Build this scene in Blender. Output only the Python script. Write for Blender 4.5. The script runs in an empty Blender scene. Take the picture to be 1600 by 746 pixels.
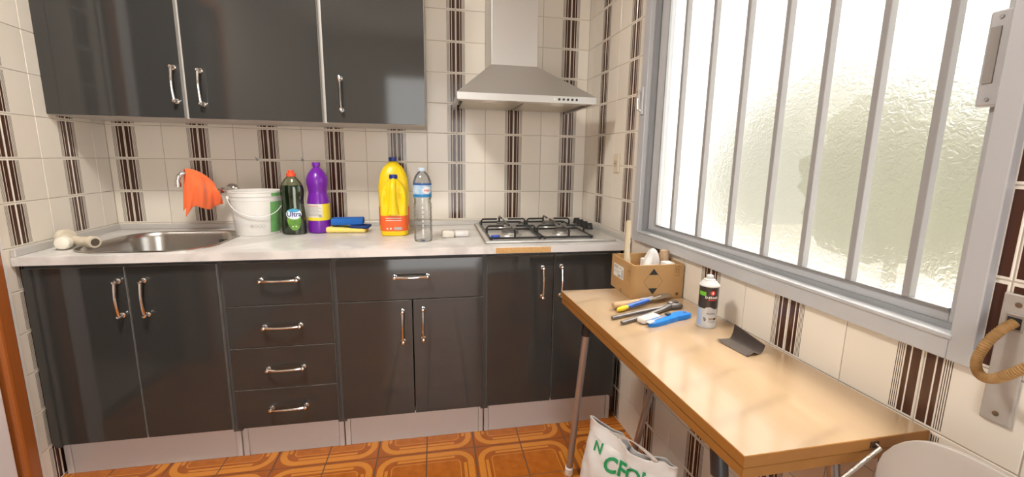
import bpy, bmesh, math, random
from mathutils import Vector, Matrix, geometry, noise
random.seed(7)
PI = math.pi
sc = bpy.context.scene
COL = sc.collection

# ------------------------------------------------------------------ camera
F_PX, CX, CY = 672.5, 810.1, 361.8
CPOS = Vector((1.4576, -2.3084, 1.23)); YAW, PIT, ROL = .1929, -.1686, .0163
fw = Vector((math.sin(YAW)*math.cos(PIT), math.cos(YAW)*math.cos(PIT), math.sin(PIT)))
rt = Vector((math.cos(YAW), -math.sin(YAW), 0)); up = rt.cross(fw)
r2 = rt*math.cos(ROL)+up*math.sin(ROL); u2 = -rt*math.sin(ROL)+up*math.cos(ROL)
cam = bpy.data.cameras.new('camera'); cob = bpy.data.objects.new('camera', cam); COL.objects.link(cob)
m = Matrix((r2, u2, -fw)).transposed().to_4x4(); m.translation = CPOS
cob.matrix_world = m
cam.sensor_width = 36; cam.lens = F_PX/1600*36
cam.shift_x = -(CX-800)/1600; cam.shift_y = (CY-373)/1600
cam.clip_start = .02
sc.camera = cob

# ------------------------------------------------------------------ world, sun, exposure
w = bpy.data.worlds.new('sky'); sc.world = w; w.use_nodes = True
w.node_tree.nodes['Background'].inputs[0].default_value = (1.0, .985, .96, 1)
w.node_tree.nodes['Background'].inputs[1].default_value = 4.2
sd = bpy.data.lights.new('sun', 'SUN'); sd.energy = 30; sd.angle = math.radians(1.8); sd.color = (1, .93, .82)
so = bpy.data.objects.new('sun', sd); COL.objects.link(so)
_el = math.radians(53); _h = Vector((.955, .297))
so.rotation_euler = Vector((_h.x*math.cos(_el), _h.y*math.cos(_el), math.sin(_el))).to_track_quat('Z', 'Y').to_euler()
so.location = (6, 1, 6)
vs = sc.view_settings
vs.view_transform = 'Standard'; vs.look = 'None'; vs.gamma = 1; vs.use_curve_mapping = False
vs.exposure = 0.14
sc.cycles.max_bounces = 10; sc.cycles.diffuse_bounces = 6; sc.cycles.glossy_bounces = 5
sc.cycles.transmission_bounces = 6; sc.cycles.transparent_max_bounces = 12
sc.cycles.sample_clamp_indirect = 8.0
sc.cycles.use_denoising = True

# ------------------------------------------------------------------ material helpers
class V:
    """node socket with arithmetic"""
    def __init__(s, nt, k): s.nt = nt; s.k = k
    def _m(s, op, *o):
        n = s.nt.nodes.new('ShaderNodeMath'); n.operation = op
        for i, a in enumerate((s,)+o):
            if isinstance(a, V): s.nt.links.new(a.k, n.inputs[i])
            else: n.inputs[i].default_value = a
        return V(s.nt, n.outputs[0])
    def __add__(s, o): return s._m('ADD', o)
    def __sub__(s, o): return s._m('SUBTRACT', o)
    def __mul__(s, o): return s._m('MULTIPLY', o)
    def rsub(s, o): return (s*-1.0)+o
    def mx(s, o): return s._m('MAXIMUM', o)
    def mn(s, o): return s._m('MINIMUM', o)
    def ab(s): return s._m('ABSOLUTE')
    def within(s, a, b): return s._m('COMPARE', (a+b)/2, abs(b-a)/2)
    def lt(s, o): return s._m('LESS_THAN', o)
    def gt(s, o): return s._m('GREATER_THAN', o)

def mixc(nt, fac, a, b):
    n = nt.nodes.new('ShaderNodeMix'); n.data_type = 'RGBA'
    for i, x in ((0, fac), (6, a), (7, b)):
        if isinstance(x, V): nt.links.new(x.k, n.inputs[i])
        elif hasattr(x, 'links'): nt.links.new(x, n.inputs[i])
        elif i == 0: n.inputs[0].default_value = x
        else: n.inputs[i].default_value = (*x[:3], 1)
    return n.outputs[2]

MATS = {}
def P(name, col, rough=.5, metal=0, var=None, vscale=8., bump=0, bscale=60., stretch=None, **kw):
    """principled material; var = second colour mixed in by noise"""
    if name in MATS: return MATS[name]
    m = bpy.data.materials.new(name); m.use_nodes = True; nt = m.node_tree
    b = nt.nodes['Principled BSDF']
    b.inputs['Base Color'].default_value = (*col, 1); b.inputs['Roughness'].default_value = rough
    b.inputs['Metallic'].default_value = metal
    for k, v in kw.items():
        b.inputs[k.replace('_', ' ')].default_value = v
    if var or bump:
        tc = nt.nodes.new('ShaderNodeTexCoord'); mp = nt.nodes.new('ShaderNodeMapping')
        nt.links.new(tc.outputs['Object'], mp.inputs[0])
        if stretch: mp.inputs['Scale'].default_value = stretch
    if var:
        n = nt.nodes.new('ShaderNodeTexNoise'); n.inputs['Scale'].default_value = vscale; n.inputs['Detail'].default_value = 5
        nt.links.new(mp.outputs[0], n.inputs['Vector'])
        r = nt.nodes.new('ShaderNodeMapRange'); r.inputs[1].default_value = .35; r.inputs[2].default_value = .68
        nt.links.new(n.outputs[0], r.inputs[0])
        nt.links.new(mixc(nt, V(nt, r.outputs[0]), col, var), b.inputs['Base Color'])
    if bump:
        n = nt.nodes.new('ShaderNodeTexNoise'); n.inputs['Scale'].default_value = bscale; n.inputs['Detail'].default_value = 3
        nt.links.new(mp.outputs[0], n.inputs['Vector'])
        bp = nt.nodes.new('ShaderNodeBump'); bp.inputs['Strength'].default_value = bump; bp.inputs['Distance'].default_value = .002
        nt.links.new(n.outputs[0], bp.inputs['Height']); nt.links.new(bp.outputs[0], b.inputs['Normal'])
    MATS[name] = m
    return m

def wall_tile_material():
    m = bpy.data.materials.new('cream_striped_wall_tile'); m.use_nodes = True; nt = m.node_tree; b = nt.nodes['Principled BSDF']
    uv = nt.nodes.new('ShaderNodeUVMap'); sp = nt.nodes.new('ShaderNodeSeparateXYZ'); nt.links.new(uv.outputs[0], sp.inputs[0])
    u = V(nt, sp.outputs[0]); v = V(nt, sp.outputs[1])
    inrow = v.within(.006, .144)
    bars = None
    for a, c in ((.0040, .0190), (.0216, .0300)):
        k = u.within(a, c); bars = k if bars is None else bars.mx(k)
    lines = None
    for c in (.0336, .0371, .0406, .0441):
        k = u.within(c-.0008, c+.0008); lines = k if lines is None else lines.mx(k)
    oi = nt.nodes.new('ShaderNodeObjectInfo'); rnd = V(nt, oi.outputs['Random'])
    cream = mixc(nt, rnd, (.74, .69, .605), (.79, .745, .665))
    c1 = mixc(nt, bars*inrow, cream, (.060, .021, .012))
    c2 = mixc(nt, lines*inrow, c1, (.07, .045, .035))
    nt.links.new(c2, b.inputs['Base Color'])
    b.inputs['Roughness'].default_value = .16; b.inputs['Specular IOR Level'].default_value = .5
    tc = nt.nodes.new('ShaderNodeTexCoord'); n = nt.nodes.new('ShaderNodeTexNoise'); n.inputs['Scale'].default_value = 9
    nt.links.new(tc.outputs['Object'], n.inputs['Vector'])
    bp = nt.nodes.new('ShaderNodeBump'); bp.inputs['Strength'].default_value = .25; bp.inputs['Distance'].default_value = .004
    nt.links.new(n.outputs[0], bp.inputs['Height']); nt.links.new(bp.outputs[0], b.inputs['Normal'])
    return m

def floor_tile_material():
    m = bpy.data.materials.new('orange_brown_floor_tile'); m.use_nodes = True; nt = m.node_tree; b = nt.nodes['Principled BSDF']
    uv = nt.nodes.new('ShaderNodeUVMap'); sp = nt.nodes.new('ShaderNodeSeparateXYZ'); nt.links.new(uv.outputs[0], sp.inputs[0])
    x = V(nt, sp.outputs[0]); y = V(nt, sp.outputs[1])
    B, r = .192, .075
    qx = (x.rsub(.2)) - (B-r); qy = (y.rsub(.2)) - (B-r)
    ax, ay = qx.mx(0.), qy.mx(0.)
    d = ((ax*ax+ay*ay)._m('SQRT') + qx.mx(qy).mn(0.)) - r
    band = d.within(-.026, -.001)
    far = x.mx(y).gt(.085)
    dash = d.within(-.043, -.031)*far
    thin = d.within(-.0585, -.0545)
    tc = nt.nodes.new('ShaderNodeTexCoord')
    n = nt.nodes.new('ShaderNodeTexNoise'); n.inputs['Scale'].default_value = 28; n.inputs['Detail'].default_value = 4
    nt.links.new(tc.outputs['Object'], n.inputs['Vector'])
    nv = V(nt, n.outputs[0])
    inner = d.lt(-.0585)
    base = mixc(nt, nv, (.30, .075, .014), (.46, .135, .022))
    base2 = mixc(nt, nv, (.32, .080, .010), (.60, .19, .026))
    c = mixc(nt, inner, base, base2)
    light = mixc(nt, nv, (.72, .285, .042), (.60, .21, .03))
    c = mixc(nt, band.mx(dash).mx(thin), c, light)
    nt.links.new(c, b.inputs['Base Color'])
    b.inputs['Roughness'].default_value = .22
    bp = nt.nodes.new('ShaderNodeBump'); bp.inputs['Strength'].default_value = .12; bp.inputs['Distance'].default_value = .002
    nt.links.new(n.outputs[0], bp.inputs['Height']); nt.links.new(bp.outputs[0], b.inputs['Normal'])
    return m

def thin_plastic(name, tint, gloss=.1, rough=.05, body=None, bodyfac=0.):
    m = bpy.data.materials.new(name); m.use_nodes = True; nt = m.node_tree; nt.nodes.clear()
    out = nt.nodes.new('ShaderNodeOutputMaterial')
    tr = nt.nodes.new('ShaderNodeBsdfTransparent'); tr.inputs[0].default_value = (*tint, 1)
    gl = nt.nodes.new('ShaderNodeBsdfGlossy'); gl.inputs['Roughness'].default_value = rough
    lw = nt.nodes.new('ShaderNodeLayerWeight'); lw.inputs[0].default_value = .22
    f = V(nt, lw.outputs['Fresnel'])*.75+gloss*.3
    mx = nt.nodes.new('ShaderNodeMixShader'); nt.links.new(f.k, mx.inputs[0])
    src = tr.outputs[0]
    if body:
        df = nt.nodes.new('ShaderNodeBsdfDiffuse'); df.inputs[0].default_value = (*body, 1)
        m2 = nt.nodes.new('ShaderNodeMixShader'); m2.inputs[0].default_value = bodyfac
        nt.links.new(src, m2.inputs[1]); nt.links.new(df.outputs[0], m2.inputs[2]); src = m2.outputs[0]
    nt.links.new(src, mx.inputs[1]); nt.links.new(gl.outputs[0], mx.inputs[2])
    nt.links.new(mx.outputs[0], out.inputs[0])
    return m

def frosted_glass():
    m = bpy.data.materials.new('hammered_frosted_glass'); m.use_nodes = True; nt = m.node_tree; nt.nodes.clear()
    out = nt.nodes.new('ShaderNodeOutputMaterial')
    tc = nt.nodes.new('ShaderNodeTexCoord')
    n = nt.nodes.new('ShaderNodeTexNoise'); n.inputs['Scale'].default_value = 75; n.inputs['Detail'].default_value = 2
    n.inputs['Distortion'].default_value = 1.2
    nt.links.new(tc.outputs['Object'], n.inputs['Vector'])
    bp = nt.nodes.new('ShaderNodeBump'); bp.inputs['Strength'].default_value = .45; bp.inputs['Distance'].default_value = .004
    nt.links.new(n.outputs[0], bp.inputs['Height'])
    tr = nt.nodes.new('ShaderNodeBsdfTransparent'); tr.inputs[0].default_value = (.55, .55, .54, 1)
    rf = nt.nodes.new('ShaderNodeBsdfRefraction'); rf.inputs[0].default_value = (.42, .42, .41, 1); rf.inputs['Roughness'].default_value = .44; rf.inputs['IOR'].default_value = 1.40
    nt.links.new(bp.outputs[0], rf.inputs['Normal'])
    tl = nt.nodes.new('ShaderNodeBsdfTranslucent'); tl.inputs[0].default_value = (.45, .45, .44, 1)
    nt.links.new(bp.outputs[0], tl.inputs['Normal'])
    a = nt.nodes.new('ShaderNodeMixShader'); a.inputs[0].default_value = .10
    nt.links.new(rf.outputs[0], a.inputs[1]); nt.links.new(tl.outputs[0], a.inputs[2])
    c = nt.nodes.new('ShaderNodeMixShader'); c.inputs[0].default_value = .93
    nt.links.new(tr.outputs[0], c.inputs[1]); nt.links.new(a.outputs[0], c.inputs[2])
    gl = nt.nodes.new('ShaderNodeBsdfGlossy'); gl.inputs['Roughness'].default_value = .2
    nt.links.new(bp.outputs[0], gl.inputs['Normal'])
    e = nt.nodes.new('ShaderNodeMixShader'); e.inputs[0].default_value = .05
    nt.links.new(c.outputs[0], e.inputs[1]); nt.links.new(gl.outputs[0], e.inputs[2])
    nt.links.new(e.outputs[0], out.inputs[0])
    return m

def worktop_material():
    m = P('pale_grey_mottled_laminate', (.52, .52, .50), .28)
    nt = m.node_tree; b = nt.nodes['Principled BSDF']
    tc = nt.nodes.new('ShaderNodeTexCoord')
    a = nt.nodes.new('ShaderNodeTexNoise'); a.inputs['Scale'].default_value = 4.5; a.inputs['Detail'].default_value = 8; a.inputs['Distortion'].default_value = 1.4
    nt.links.new(tc.outputs['Object'], a.inputs['Vector'])
    r = nt.nodes.new('ShaderNodeMapRange'); r.inputs[1].default_value = .42; r.inputs[2].default_value = .6
    nt.links.new(a.outputs[0], r.inputs[0])
    nt.links.new(mixc(nt, V(nt, r.outputs[0]), (.60, .585, .565), (.78, .765, .745)), b.inputs['Base Color'])
    return m

def wood_material(name, c1, c2, rough=.3, scale=(3, 40, 40)):
    m = P(name, c1, rough); nt = m.node_tree; b = nt.nodes['Principled BSDF']
    tc = nt.nodes.new('ShaderNodeTexCoord'); mp = nt.nodes.new('ShaderNodeMapping'); mp.inputs['Scale'].default_value = scale
    nt.links.new(tc.outputs['Object'], mp.inputs[0])
    a = nt.nodes.new('ShaderNodeTexNoise'); a.inputs['Scale'].default_value = 1.; a.inputs['Detail'].default_value = 6
    nt.links.new(mp.outputs[0], a.inputs['Vector'])
    nt.links.new(mixc(nt, V(nt, a.outputs[0]), c1, c2), b.inputs['Base Color'])
    return m

TILE = wall_tile_material(); FTILE = floor_tile_material(); GLASS = frosted_glass()
GROUT = P('wall_grout', (.46, .41, .35), .8); FGROUT = P('dark_floor_grout', (.13, .075, .045), .8)
PLASTER = P('cream_plaster', (.74, .70, .62), .7, bump=.1); CEIL = P('white_ceiling', (.82, .80, .76), .8)
GREY = P('dark_grey_gloss_laminate', (.040, .041, .040), .075, Specular_IOR_Level=.6)
CARC = P('light_grey_carcass', (.50, .48, .45), .5); EDGE = P('silver_edge', (.50, .49, .47), .35, .6)
PLIN = P('brushed_grey_plinth', (.60, .61, .62), .42, .2, bump=.04, bscale=200)
CHROME = P('chrome', (.86, .86, .86), .10, 1.0)
STEEL = P('brushed_steel', (.56, .545, .52), .36, .75, bump=.06, bscale=40, stretch=(1, 1, 18))
SINKST = P('sink_steel', (.52, .505, .48), .24, 1.0)
BLACK = P('black_enamel', (.012, .012, .013), .30); BLACKP = P('black_plastic', (.02, .02, .021), .4)
WTOP = worktop_material()
ALU = P('white_aluminium', (.50, .515, .54), .35, .15); ALUD = P('aluminium_track', (.36, .37, .38), .4, .6)
WHITEP = P('white_plastic', (.82, .81, .79), .35)
TABTOP = wood_material('beech_laminate', (.46, .32, .19), (.51, .365, .23), .20, (30, 2.5, 30))
_b = TABTOP.node_tree.nodes['Principled BSDF']; _b.inputs['Coat Weight'].default_value = .7; _b.inputs['Coat Roughness'].default_value = .12
TABEDGE = wood_material('orange_wood_edge', (.27, .115, .022), (.33, .145, .032), .42, (40, 3, 60))
CARDB = P('brown_cardboard', (.44, .26, .105), .75, var=(.50, .30, .13), vscale=6)
INK = P('black_print', (.03, .028, .026), .7)

# ------------------------------------------------------------------ mesh builder
class MB:
    def __init__(s): s.v = []; s.f = []; s.mi = []; s.sm = []; s.uv = None
    def add(s, vs, fs, mi=0, smooth=False):
        o = len(s.v); s.v += [Vector(p) for p in vs]
        for f in fs: s.f.append([i+o for i in f]); s.mi.append(mi); s.sm.append(smooth)
        return s
    def box(s, x0, x1, y0, y1, z0, z1, b=0., mi=0, M=None):
        x0, x1 = min(x0, x1), max(x0, x1); y0, y1 = min(y0, y1), max(y0, y1); z0, z1 = min(z0, z1), max(z0, z1)
        if b <= 0:
            vs = [(x, y, z) for z in (z0, z1) for y in (y0, y1) for x in (x0, x1)]
            fs = [(0, 2, 3, 1), (4, 5, 7, 6), (0, 1, 5, 4), (2, 6, 7, 3), (0, 4, 6, 2), (1, 3, 7, 5)]
        else:
            b = min(b, (x1-x0)*.49, (y1-y0)*.49, (z1-z0)*.49)
            bm = bmesh.new(); bmesh.ops.create_cube(bm, size=1)
            for q in bm.verts:
                q.co = Vector(((x0+x1)/2+q.co.x*(x1-x0), (y0+y1)/2+q.co.y*(y1-y0), (z0+z1)/2+q.co.z*(z1-z0)))
            bmesh.ops.bevel(bm, geom=bm.edges[:], offset=b, segments=2, profile=.5, affect='EDGES')
            bm.verts.index_update(); vs = [q.co.copy() for q in bm.verts]; fs = [[q.index for q in f.verts] for f in bm.faces]; bm.free()
        if M: vs = [M @ Vector(p) for p in vs]
        return s.add(vs, fs, mi, False)
    def rbox(s, c, size, b, seg=3, M=None, mi=0):
        bm = bmesh.new(); bmesh.ops.create_cube(bm, size=1)
        for q in bm.verts: q.co = Vector((q.co.x*size[0], q.co.y*size[1], q.co.z*size[2]))
        bmesh.ops.bevel(bm, geom=bm.edges[:], offset=b, segments=seg, profile=.5, affect='EDGES')
        bm.verts.index_update(); vs = [q.co.copy() for q in bm.verts]; fs = [[q.index for q in f.verts] for f in bm.faces]; bm.free()
        M = Matrix.Translation(c) @ (M or Matrix())
        return s.add([M @ p for p in vs], fs, mi, True)
    def lathe(s, prof, c=(0, 0, 0), seg=32, a0=0., a1=2*PI, sx=1., sy=1., mi=0, M=None, smooth=True, pw=2.):
        full = abs(a1-a0-2*PI) < 1e-6; n = seg if full else seg+1
        vs = []
        for r, z in prof:
            for i in range(n):
                a = a0+(a1-a0)*i/seg
                ca, sa = math.cos(a), math.sin(a)
                if pw != 2.: ca = math.copysign(abs(ca)**(2/pw), ca); sa = math.copysign(abs(sa)**(2/pw), sa)
                vs.append(Vector((r*sx*ca, r*sy*sa, z)))
        fs = []
        for k in range(len(prof)-1):
            for i in range(seg):
                j = (i+1) % n if full else i+1
                fs.append((k*n+i, k*n+j, (k+1)*n+j, (k+1)*n+i))
        if full:
            if prof[0][0] > 1e-5: fs.append([i for i in range(n)][::-1])
            if prof[-1][0] > 1e-5: fs.append([(len(prof)-1)*n+i for i in range(n)])
        T = Matrix.Translation(c) @ (M or Matrix())
        return s.add([T @ p for p in vs], fs, mi, smooth)
    def tube(s, path, r, seg=10, mi=0, caps=True, flat=1., upv=None):
        path = [Vector(p) for p in path]; n = len(path)
        rs = r if isinstance(r, (list, tuple)) else [r]*n
        vs = []; prev = None
        for i, p in enumerate(path):
            t = (path[min(i+1, n-1)]-path[max(i-1, 0)]).normalized()
            if prev is None:
                ref = upv and Vector(upv) or (Vector((0, 0, 1)) if abs(t.z) < .9 else Vector((1, 0, 0)))
                a = t.cross(ref).normalized()
            else: a = (prev-t*prev.dot(t)).normalized()
            prev = a; b = t.cross(a)
            for k in range(seg):
                q = 2*PI*k/seg
                vs.append(p+a*math.cos(q)*rs[i]+b*math.sin(q)*rs[i]*flat)
        fs = []
        for i in range(n-1):
            for k in range(seg):
                fs.append((i*seg+k, i*seg+(k+1) % seg, (i+1)*seg+(k+1) % seg, (i+1)*seg+k))
        if caps: fs.append(list(range(seg))[::-1]); fs.append([(n-1)*seg+k for k in range(seg)])
        return s.add(vs, fs, mi, True)
    def cyl(s, p0, p1, r, r1=None, seg=20, mi=0): return s.tube([p0, p1], [r, r if r1 is None else r1], seg, mi)
    def grid(s, fn, nu, nv, mi=0, smooth=True, wrap=False):
        vs = [fn(i/nu, j/nv) for j in range(nv+1) for i in range(nu+1)]
        n = nu+1
        fs = [(j*n+i, j*n+i+1, (j+1)*n+i+1, (j+1)*n+i) for j in range(nv) for i in range(nu)]
        return s.add(vs, fs, mi, smooth)
    def build(s, name, mat, parent=None, local=False, angle=35):
        me = bpy.data.meshes.new(name)
        vs = s.v
        if parent is not None and not local:
            inv = wm(parent).inverted(); vs = [inv @ p for p in vs]
        me.from_pydata([tuple(p) for p in vs], [], s.f)
        for a in (mat if isinstance(mat, (list, tuple)) else [mat]): me.materials.append(a)
        me.polygons.foreach_set('material_index', s.mi)
        me.polygons.foreach_set('use_smooth', [True]*len(s.f) if any(s.sm) else [False]*len(s.f))
        if s.uv:
            l = me.uv_layers.new(name='UVMap')
            for i, lo in enumerate(me.loops): l.data[i].uv = s.uv[lo.vertex_index]
        me.update()
        if any(s.sm):
            bm = bmesh.new(); bm.from_mesh(me); bmesh.ops.recalc_face_normals(bm, faces=bm.faces[:])
            for e in bm.edges:
                if len(e.link_faces) == 2 and e.calc_face_angle(0) > math.radians(angle): e.smooth = False
            bm.to_mesh(me); bm.free()
        o = bpy.data.objects.new(name, me); COL.objects.link(o)
        if parent is not None: o.parent = parent
        return o

def wm(o):
    m = o.matrix_basis.copy()
    return wm(o.parent) @ m if o.parent else m
def tag(o, label, cat, group=None, kind=None):
    o['label'] = label
    if cat: o['category'] = cat
    if group: o['group'] = group
    if kind: o['kind'] = kind
    return o
def thing(name, label, cat, loc=(0, 0, 0), rotz=0., group=None):
    o = bpy.data.objects.new(name, None); COL.objects.link(o); o.empty_display_size = .05
    o.location = loc; o.rotation_euler = (0, 0, rotz); return tag(o, label, cat, group)
def struct(o, label=None):
    o['kind'] = 'structure'
    if label: o['label'] = label
    return o
def inst(src, parent, loc, rot=(0, 0, 0), name=None):
    o = bpy.data.objects.new(name or src.name.split('.')[0], src if isinstance(src, bpy.types.Mesh) else src.data)
    COL.objects.link(o); o.parent = parent; o.location = loc; o.rotation_euler = rot; return o
def solid(o, t, off=0.):
    md = o.modifiers.new('thickness', 'SOLIDIFY'); md.thickness = t; md.offset = off; return o
def text_mb(body, size, fn, mi=0, align='CENTER', sub=True, bold=0.):
    """flat lettering mapped by fn(x, y) -> point"""
    cu = bpy.data.curves.new('t', 'FONT'); cu.body = body; cu.size = size; cu.align_x = align; cu.align_y = 'CENTER'
    cu.resolution_u = 3; cu.offset = bold
    ob = bpy.data.objects.new('t', cu); COL.objects.link(ob)
    dg = bpy.context.evaluated_depsgraph_get(); me = bpy.data.meshes.new_from_object(ob.evaluated_get(dg))
    mb = MB(); mb.add([fn(v.co.x, v.co.y) for v in me.vertices], [list(p.vertices) for p in me.polygons])
    bpy.data.objects.remove(ob); bpy.data.curves.remove(cu); bpy.data.meshes.remove(me)
    return mb

# ------------------------------------------------------------------ room shell
W, AR, AL = 2.2752, .0377, .0806
ZR, S, XS, YR, YL = .9011, .15, .0721, .2205, .2403
ZC, YB = 2.5, -3.5
RROT = math.atan2(-1, AR); LROT = math.atan2(1, -AL)
def RW(t, y, z):      # right wall frame: t along the wall, y into the wall (negative = in the room)
    q = Matrix.Rotation(RROT, 3, 'Z') @ Vector((t, y, 0)); return Vector((W+q.x, q.y, z))

def wall_empty_mesh(name, boxes, mat, loc, rot):
    mb = MB()
    for b in boxes: mb.box(*b)
    o = mb.build(name, mat); o.location = loc; o.rotation_euler = (0, 0, rot); return struct(o)

GY = .0016   # grout recess
wall_back = wall_empty_mesh('wall_back', [(-.12, W+.12, GY, .12, 0, ZC)], GROUT, (0, 0, 0), 0)
HT0, HT1, HZ0, HZ1 = .668, 1.765, .93, 2.06
wall_right = wall_empty_mesh('wall_right', [(-.12, HT0, GY, .16, 0, ZC), (HT1, 3.6, GY, .16, 0, ZC), (HT0, HT1, GY, .16, 0, HZ0), (HT0, HT1, GY, .16, HZ1, ZC)], GROUT, (W, 0, 0), RROT)
LEND, DO1 = .640, 1.55      # end of the tiled part, end of the doorway
wall_left = wall_empty_mesh('wall_left', [(-LEND, .12, GY, .12, 0, ZC), (-3.6, -DO1, GY, .12, 0, ZC), (-DO1, -LEND, GY, .12, 2.12, ZC)], GROUT, (0, 0, 0), LROT)
struct(wall_back, 'cream tiled back wall with brown vertical stripes'); struct(wall_right, 'cream tiled wall around the window'); struct(wall_left, 'cream tiled wall at the sink end')

TMESH = {}
def tile_mesh(a0, a1, z0, z1, flip):
    """tile piece; a = distance range from tile's left edge, z range from tile's bottom edge"""
    key = (round(a0, 4), round(a1, 4), round(z0, 4), round(z1, 4), flip)
    if key in TMESH: return TMESH[key]
    g = .0011
    x0, x1 = a0+g, a1-g; y0, y1 = z0+g, z1-g; c = .0012
    mb = MB()
    vs = [(x0, .004, y0), (x1, .004, y0), (x1, .004, y1), (x0, .004, y1),
          (x0, c, y0), (x1, c, y0), (x1, c, y1), (x0, c, y1),
          (x0+c, 0, y0+c), (x1-c, 0, y0+c), (x1-c, 0, y1-c), (x0+c, 0, y1-c)]
    fs = [(8, 9, 10, 11)]
    for k in (0, 4):
        for i in range(4):
            j = (i+1) % 4; fs.append((k+i, k+j, k+4+j, k+4+i))
    mb.add(vs, fs)
    mb.uv = [((S-v[0]) if flip else v[0], v[2]) for v in vs]
    o = mb.build('wall_tile', TILE); me = o.data; bpy.data.objects.remove(o)
    TMESH[key] = me; return me
def subtract(r, h):
    x0, x1, z0, z1 = r; a0, a1, b0, b1 = h
    if x1 <= a0 or x0 >= a1 or z1 <= b0 or z0 >= b1: return [r]
    out = []
    if x0 < a0: out.append((x0, a0, z0, z1))
    if x1 > a1: out.append((a1, x1, z0, z1))
    m0, m1 = max(x0, a0), min(x1, a1)
    if z0 < b0: out.append((m0, m1, z0, b0))
    if z1 > b1: out.append((m0, m1, b1, z1))
    return out
def lay_tiles(wall, org, c0, c1, k0, k1, lo, hi, hole=None):
    for c in range(c0, c1):
        for k in range(k0, k1):
            X0 = org+S*c; Z0 = ZR+S*k
            r = (max(X0, lo), min(X0+S, hi), max(Z0, 0.), min(Z0+S, ZC))
            if r[1]-r[0] < .008 or r[3]-r[2] < .008: continue
            for q in (subtract(r, hole) if hole else [r]):
                if q[1]-q[0] < .008 or q[3]-q[2] < .008: continue
                me = tile_mesh(q[0]-X0, q[1]-X0, q[2]-Z0, q[3]-Z0, c % 2 != 0)
                inst(me, wall, (X0, 0, Z0), name='wall_tile')
lay_tiles(wall_back, XS, -1, 16, -1, 11, 0, W)
lay_tiles(wall_right, YR, -2, 15, -6, 0, 0, 2.35)
lay_tiles(wall_right, YR, -2, 14, 0, 11, 0, HT1+.012, (HT0-.012, HT1+.013, HZ0-.012, HZ1+.012))
lay_tiles(wall_right, 1.8165, -1, 4, 0, 11, HT1+.012, 2.35)      # cut course restarts beside the window
lay_tiles(wall_left, -YL, -4, 3, -6, 11, -.625, 0)

# floor of 20 cm tiles, motif centred on every second joint
fm = MB(); fm.box(-.12, 2.6, YB-.1, .12, -.12, -.0015)
floor = struct(fm.build('floor', FGROUT), 'orange brown patterned tile floor')
FME = {}
def floor_mesh(a0, a1, b0, b1, fx, fy):
    key = (round(a0, 4), round(a1, 4), round(b0, 4), round(b1, 4), fx, fy)
    if key in FME: return FME[key]
    g, c = .0014, .0012; x0, x1, y0, y1 = a0+g, a1-g, b0+g, b1-g
    vs = [(x0, y0, -.004), (x1, y0, -.004), (x1, y1, -.004), (x0, y1, -.004), (x0+c, y0+c, 0), (x1-c, y0+c, 0), (x1-c, y1-c, 0), (x0+c, y1-c, 0)]
    fs = [(4, 5, 6, 7)]+[(i, (i+1) % 4, 4+(i+1) % 4, 4+i) for i in range(4)]
    mb = MB().add(vs, fs); mb.uv = [((.2-v[0]) if fx else v[0], (.2-v[1]) if fy else v[1]) for v in vs]
    o = mb.build('floor_tile', FTILE); me = o.data; bpy.data.objects.remove(o); FME[key] = me; return me
FX0, FY0 = 1.2065, -.638
for i in range(-7, 7):
    for j in range(-15, 4):
        X0 = FX0+.2*i; Y0 = FY0+.2*j
        a0, a1, b0, b1 = max(X0, -.05), min(X0+.2, 2.42), max(Y0, YB), min(Y0+.2, 0)
        if a1-a0 < .01 or b1-b0 < .01: continue
        inst(floor_mesh(a0-X0, a1-X0, b0-Y0, b1-Y0, i % 2 != 0, j % 2 != 0), floor, (X0, Y0, 0), name='floor_tile')

# rear of the room: wall with an opening added to let in fill light, ceiling
RO0, RO1, ROZ = .95, 1.95, 2.10
rb = MB(); rb.box(-.35, RO0, YB-.12, YB, 0, ZC); rb.box(RO1, 2.6, YB-.12, YB, 0, ZC); rb.box(RO0, RO1, YB-.12, YB, ROZ, ZC)
struct(rb.build('wall_rear', PLASTER), 'plain rear wall with an unseen opening added for fill light')
struct(MB().box(-.35, 2.65, YB-.12, .12, ZC, ZC+.1).build('ceiling', CEIL), 'white ceiling')

# fill lamp added on the ceiling, out of view, to brighten worktop and left wall
lamp = thing('fill_lamp', 'round opal fill lamp added on the ceiling out of view', 'lamp', (0.80, -1.35, ZC))
MB().lathe([(.17, 0), (.17, .02), (.155, .024)], (0.80, -1.35, ZC-.024), 32).build('base', WHITEP, lamp)
OPAL = P('opal_glass', (.9, .88, .84), .4, Emission_Color=(1, .90, .76, 1), Emission_Strength=2.0)
MB().lathe([(.0, 0), (.06, .004), (.11, .018), (.14, .04), (.15, .062)], (0.80, -1.35, ZC-.088), 32).build('shade', OPAL, lamp)
ld = bpy.data.lights.new('fill_light', 'AREA'); ld.shape = 'DISK'; ld.size = .34; ld.energy = 30; ld.color = (1, .95, .87)
lo = bpy.data.objects.new('fill_light', ld); COL.objects.link(lo); lo.parent = lamp; lo.location = (0, 0, -.095)

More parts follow.
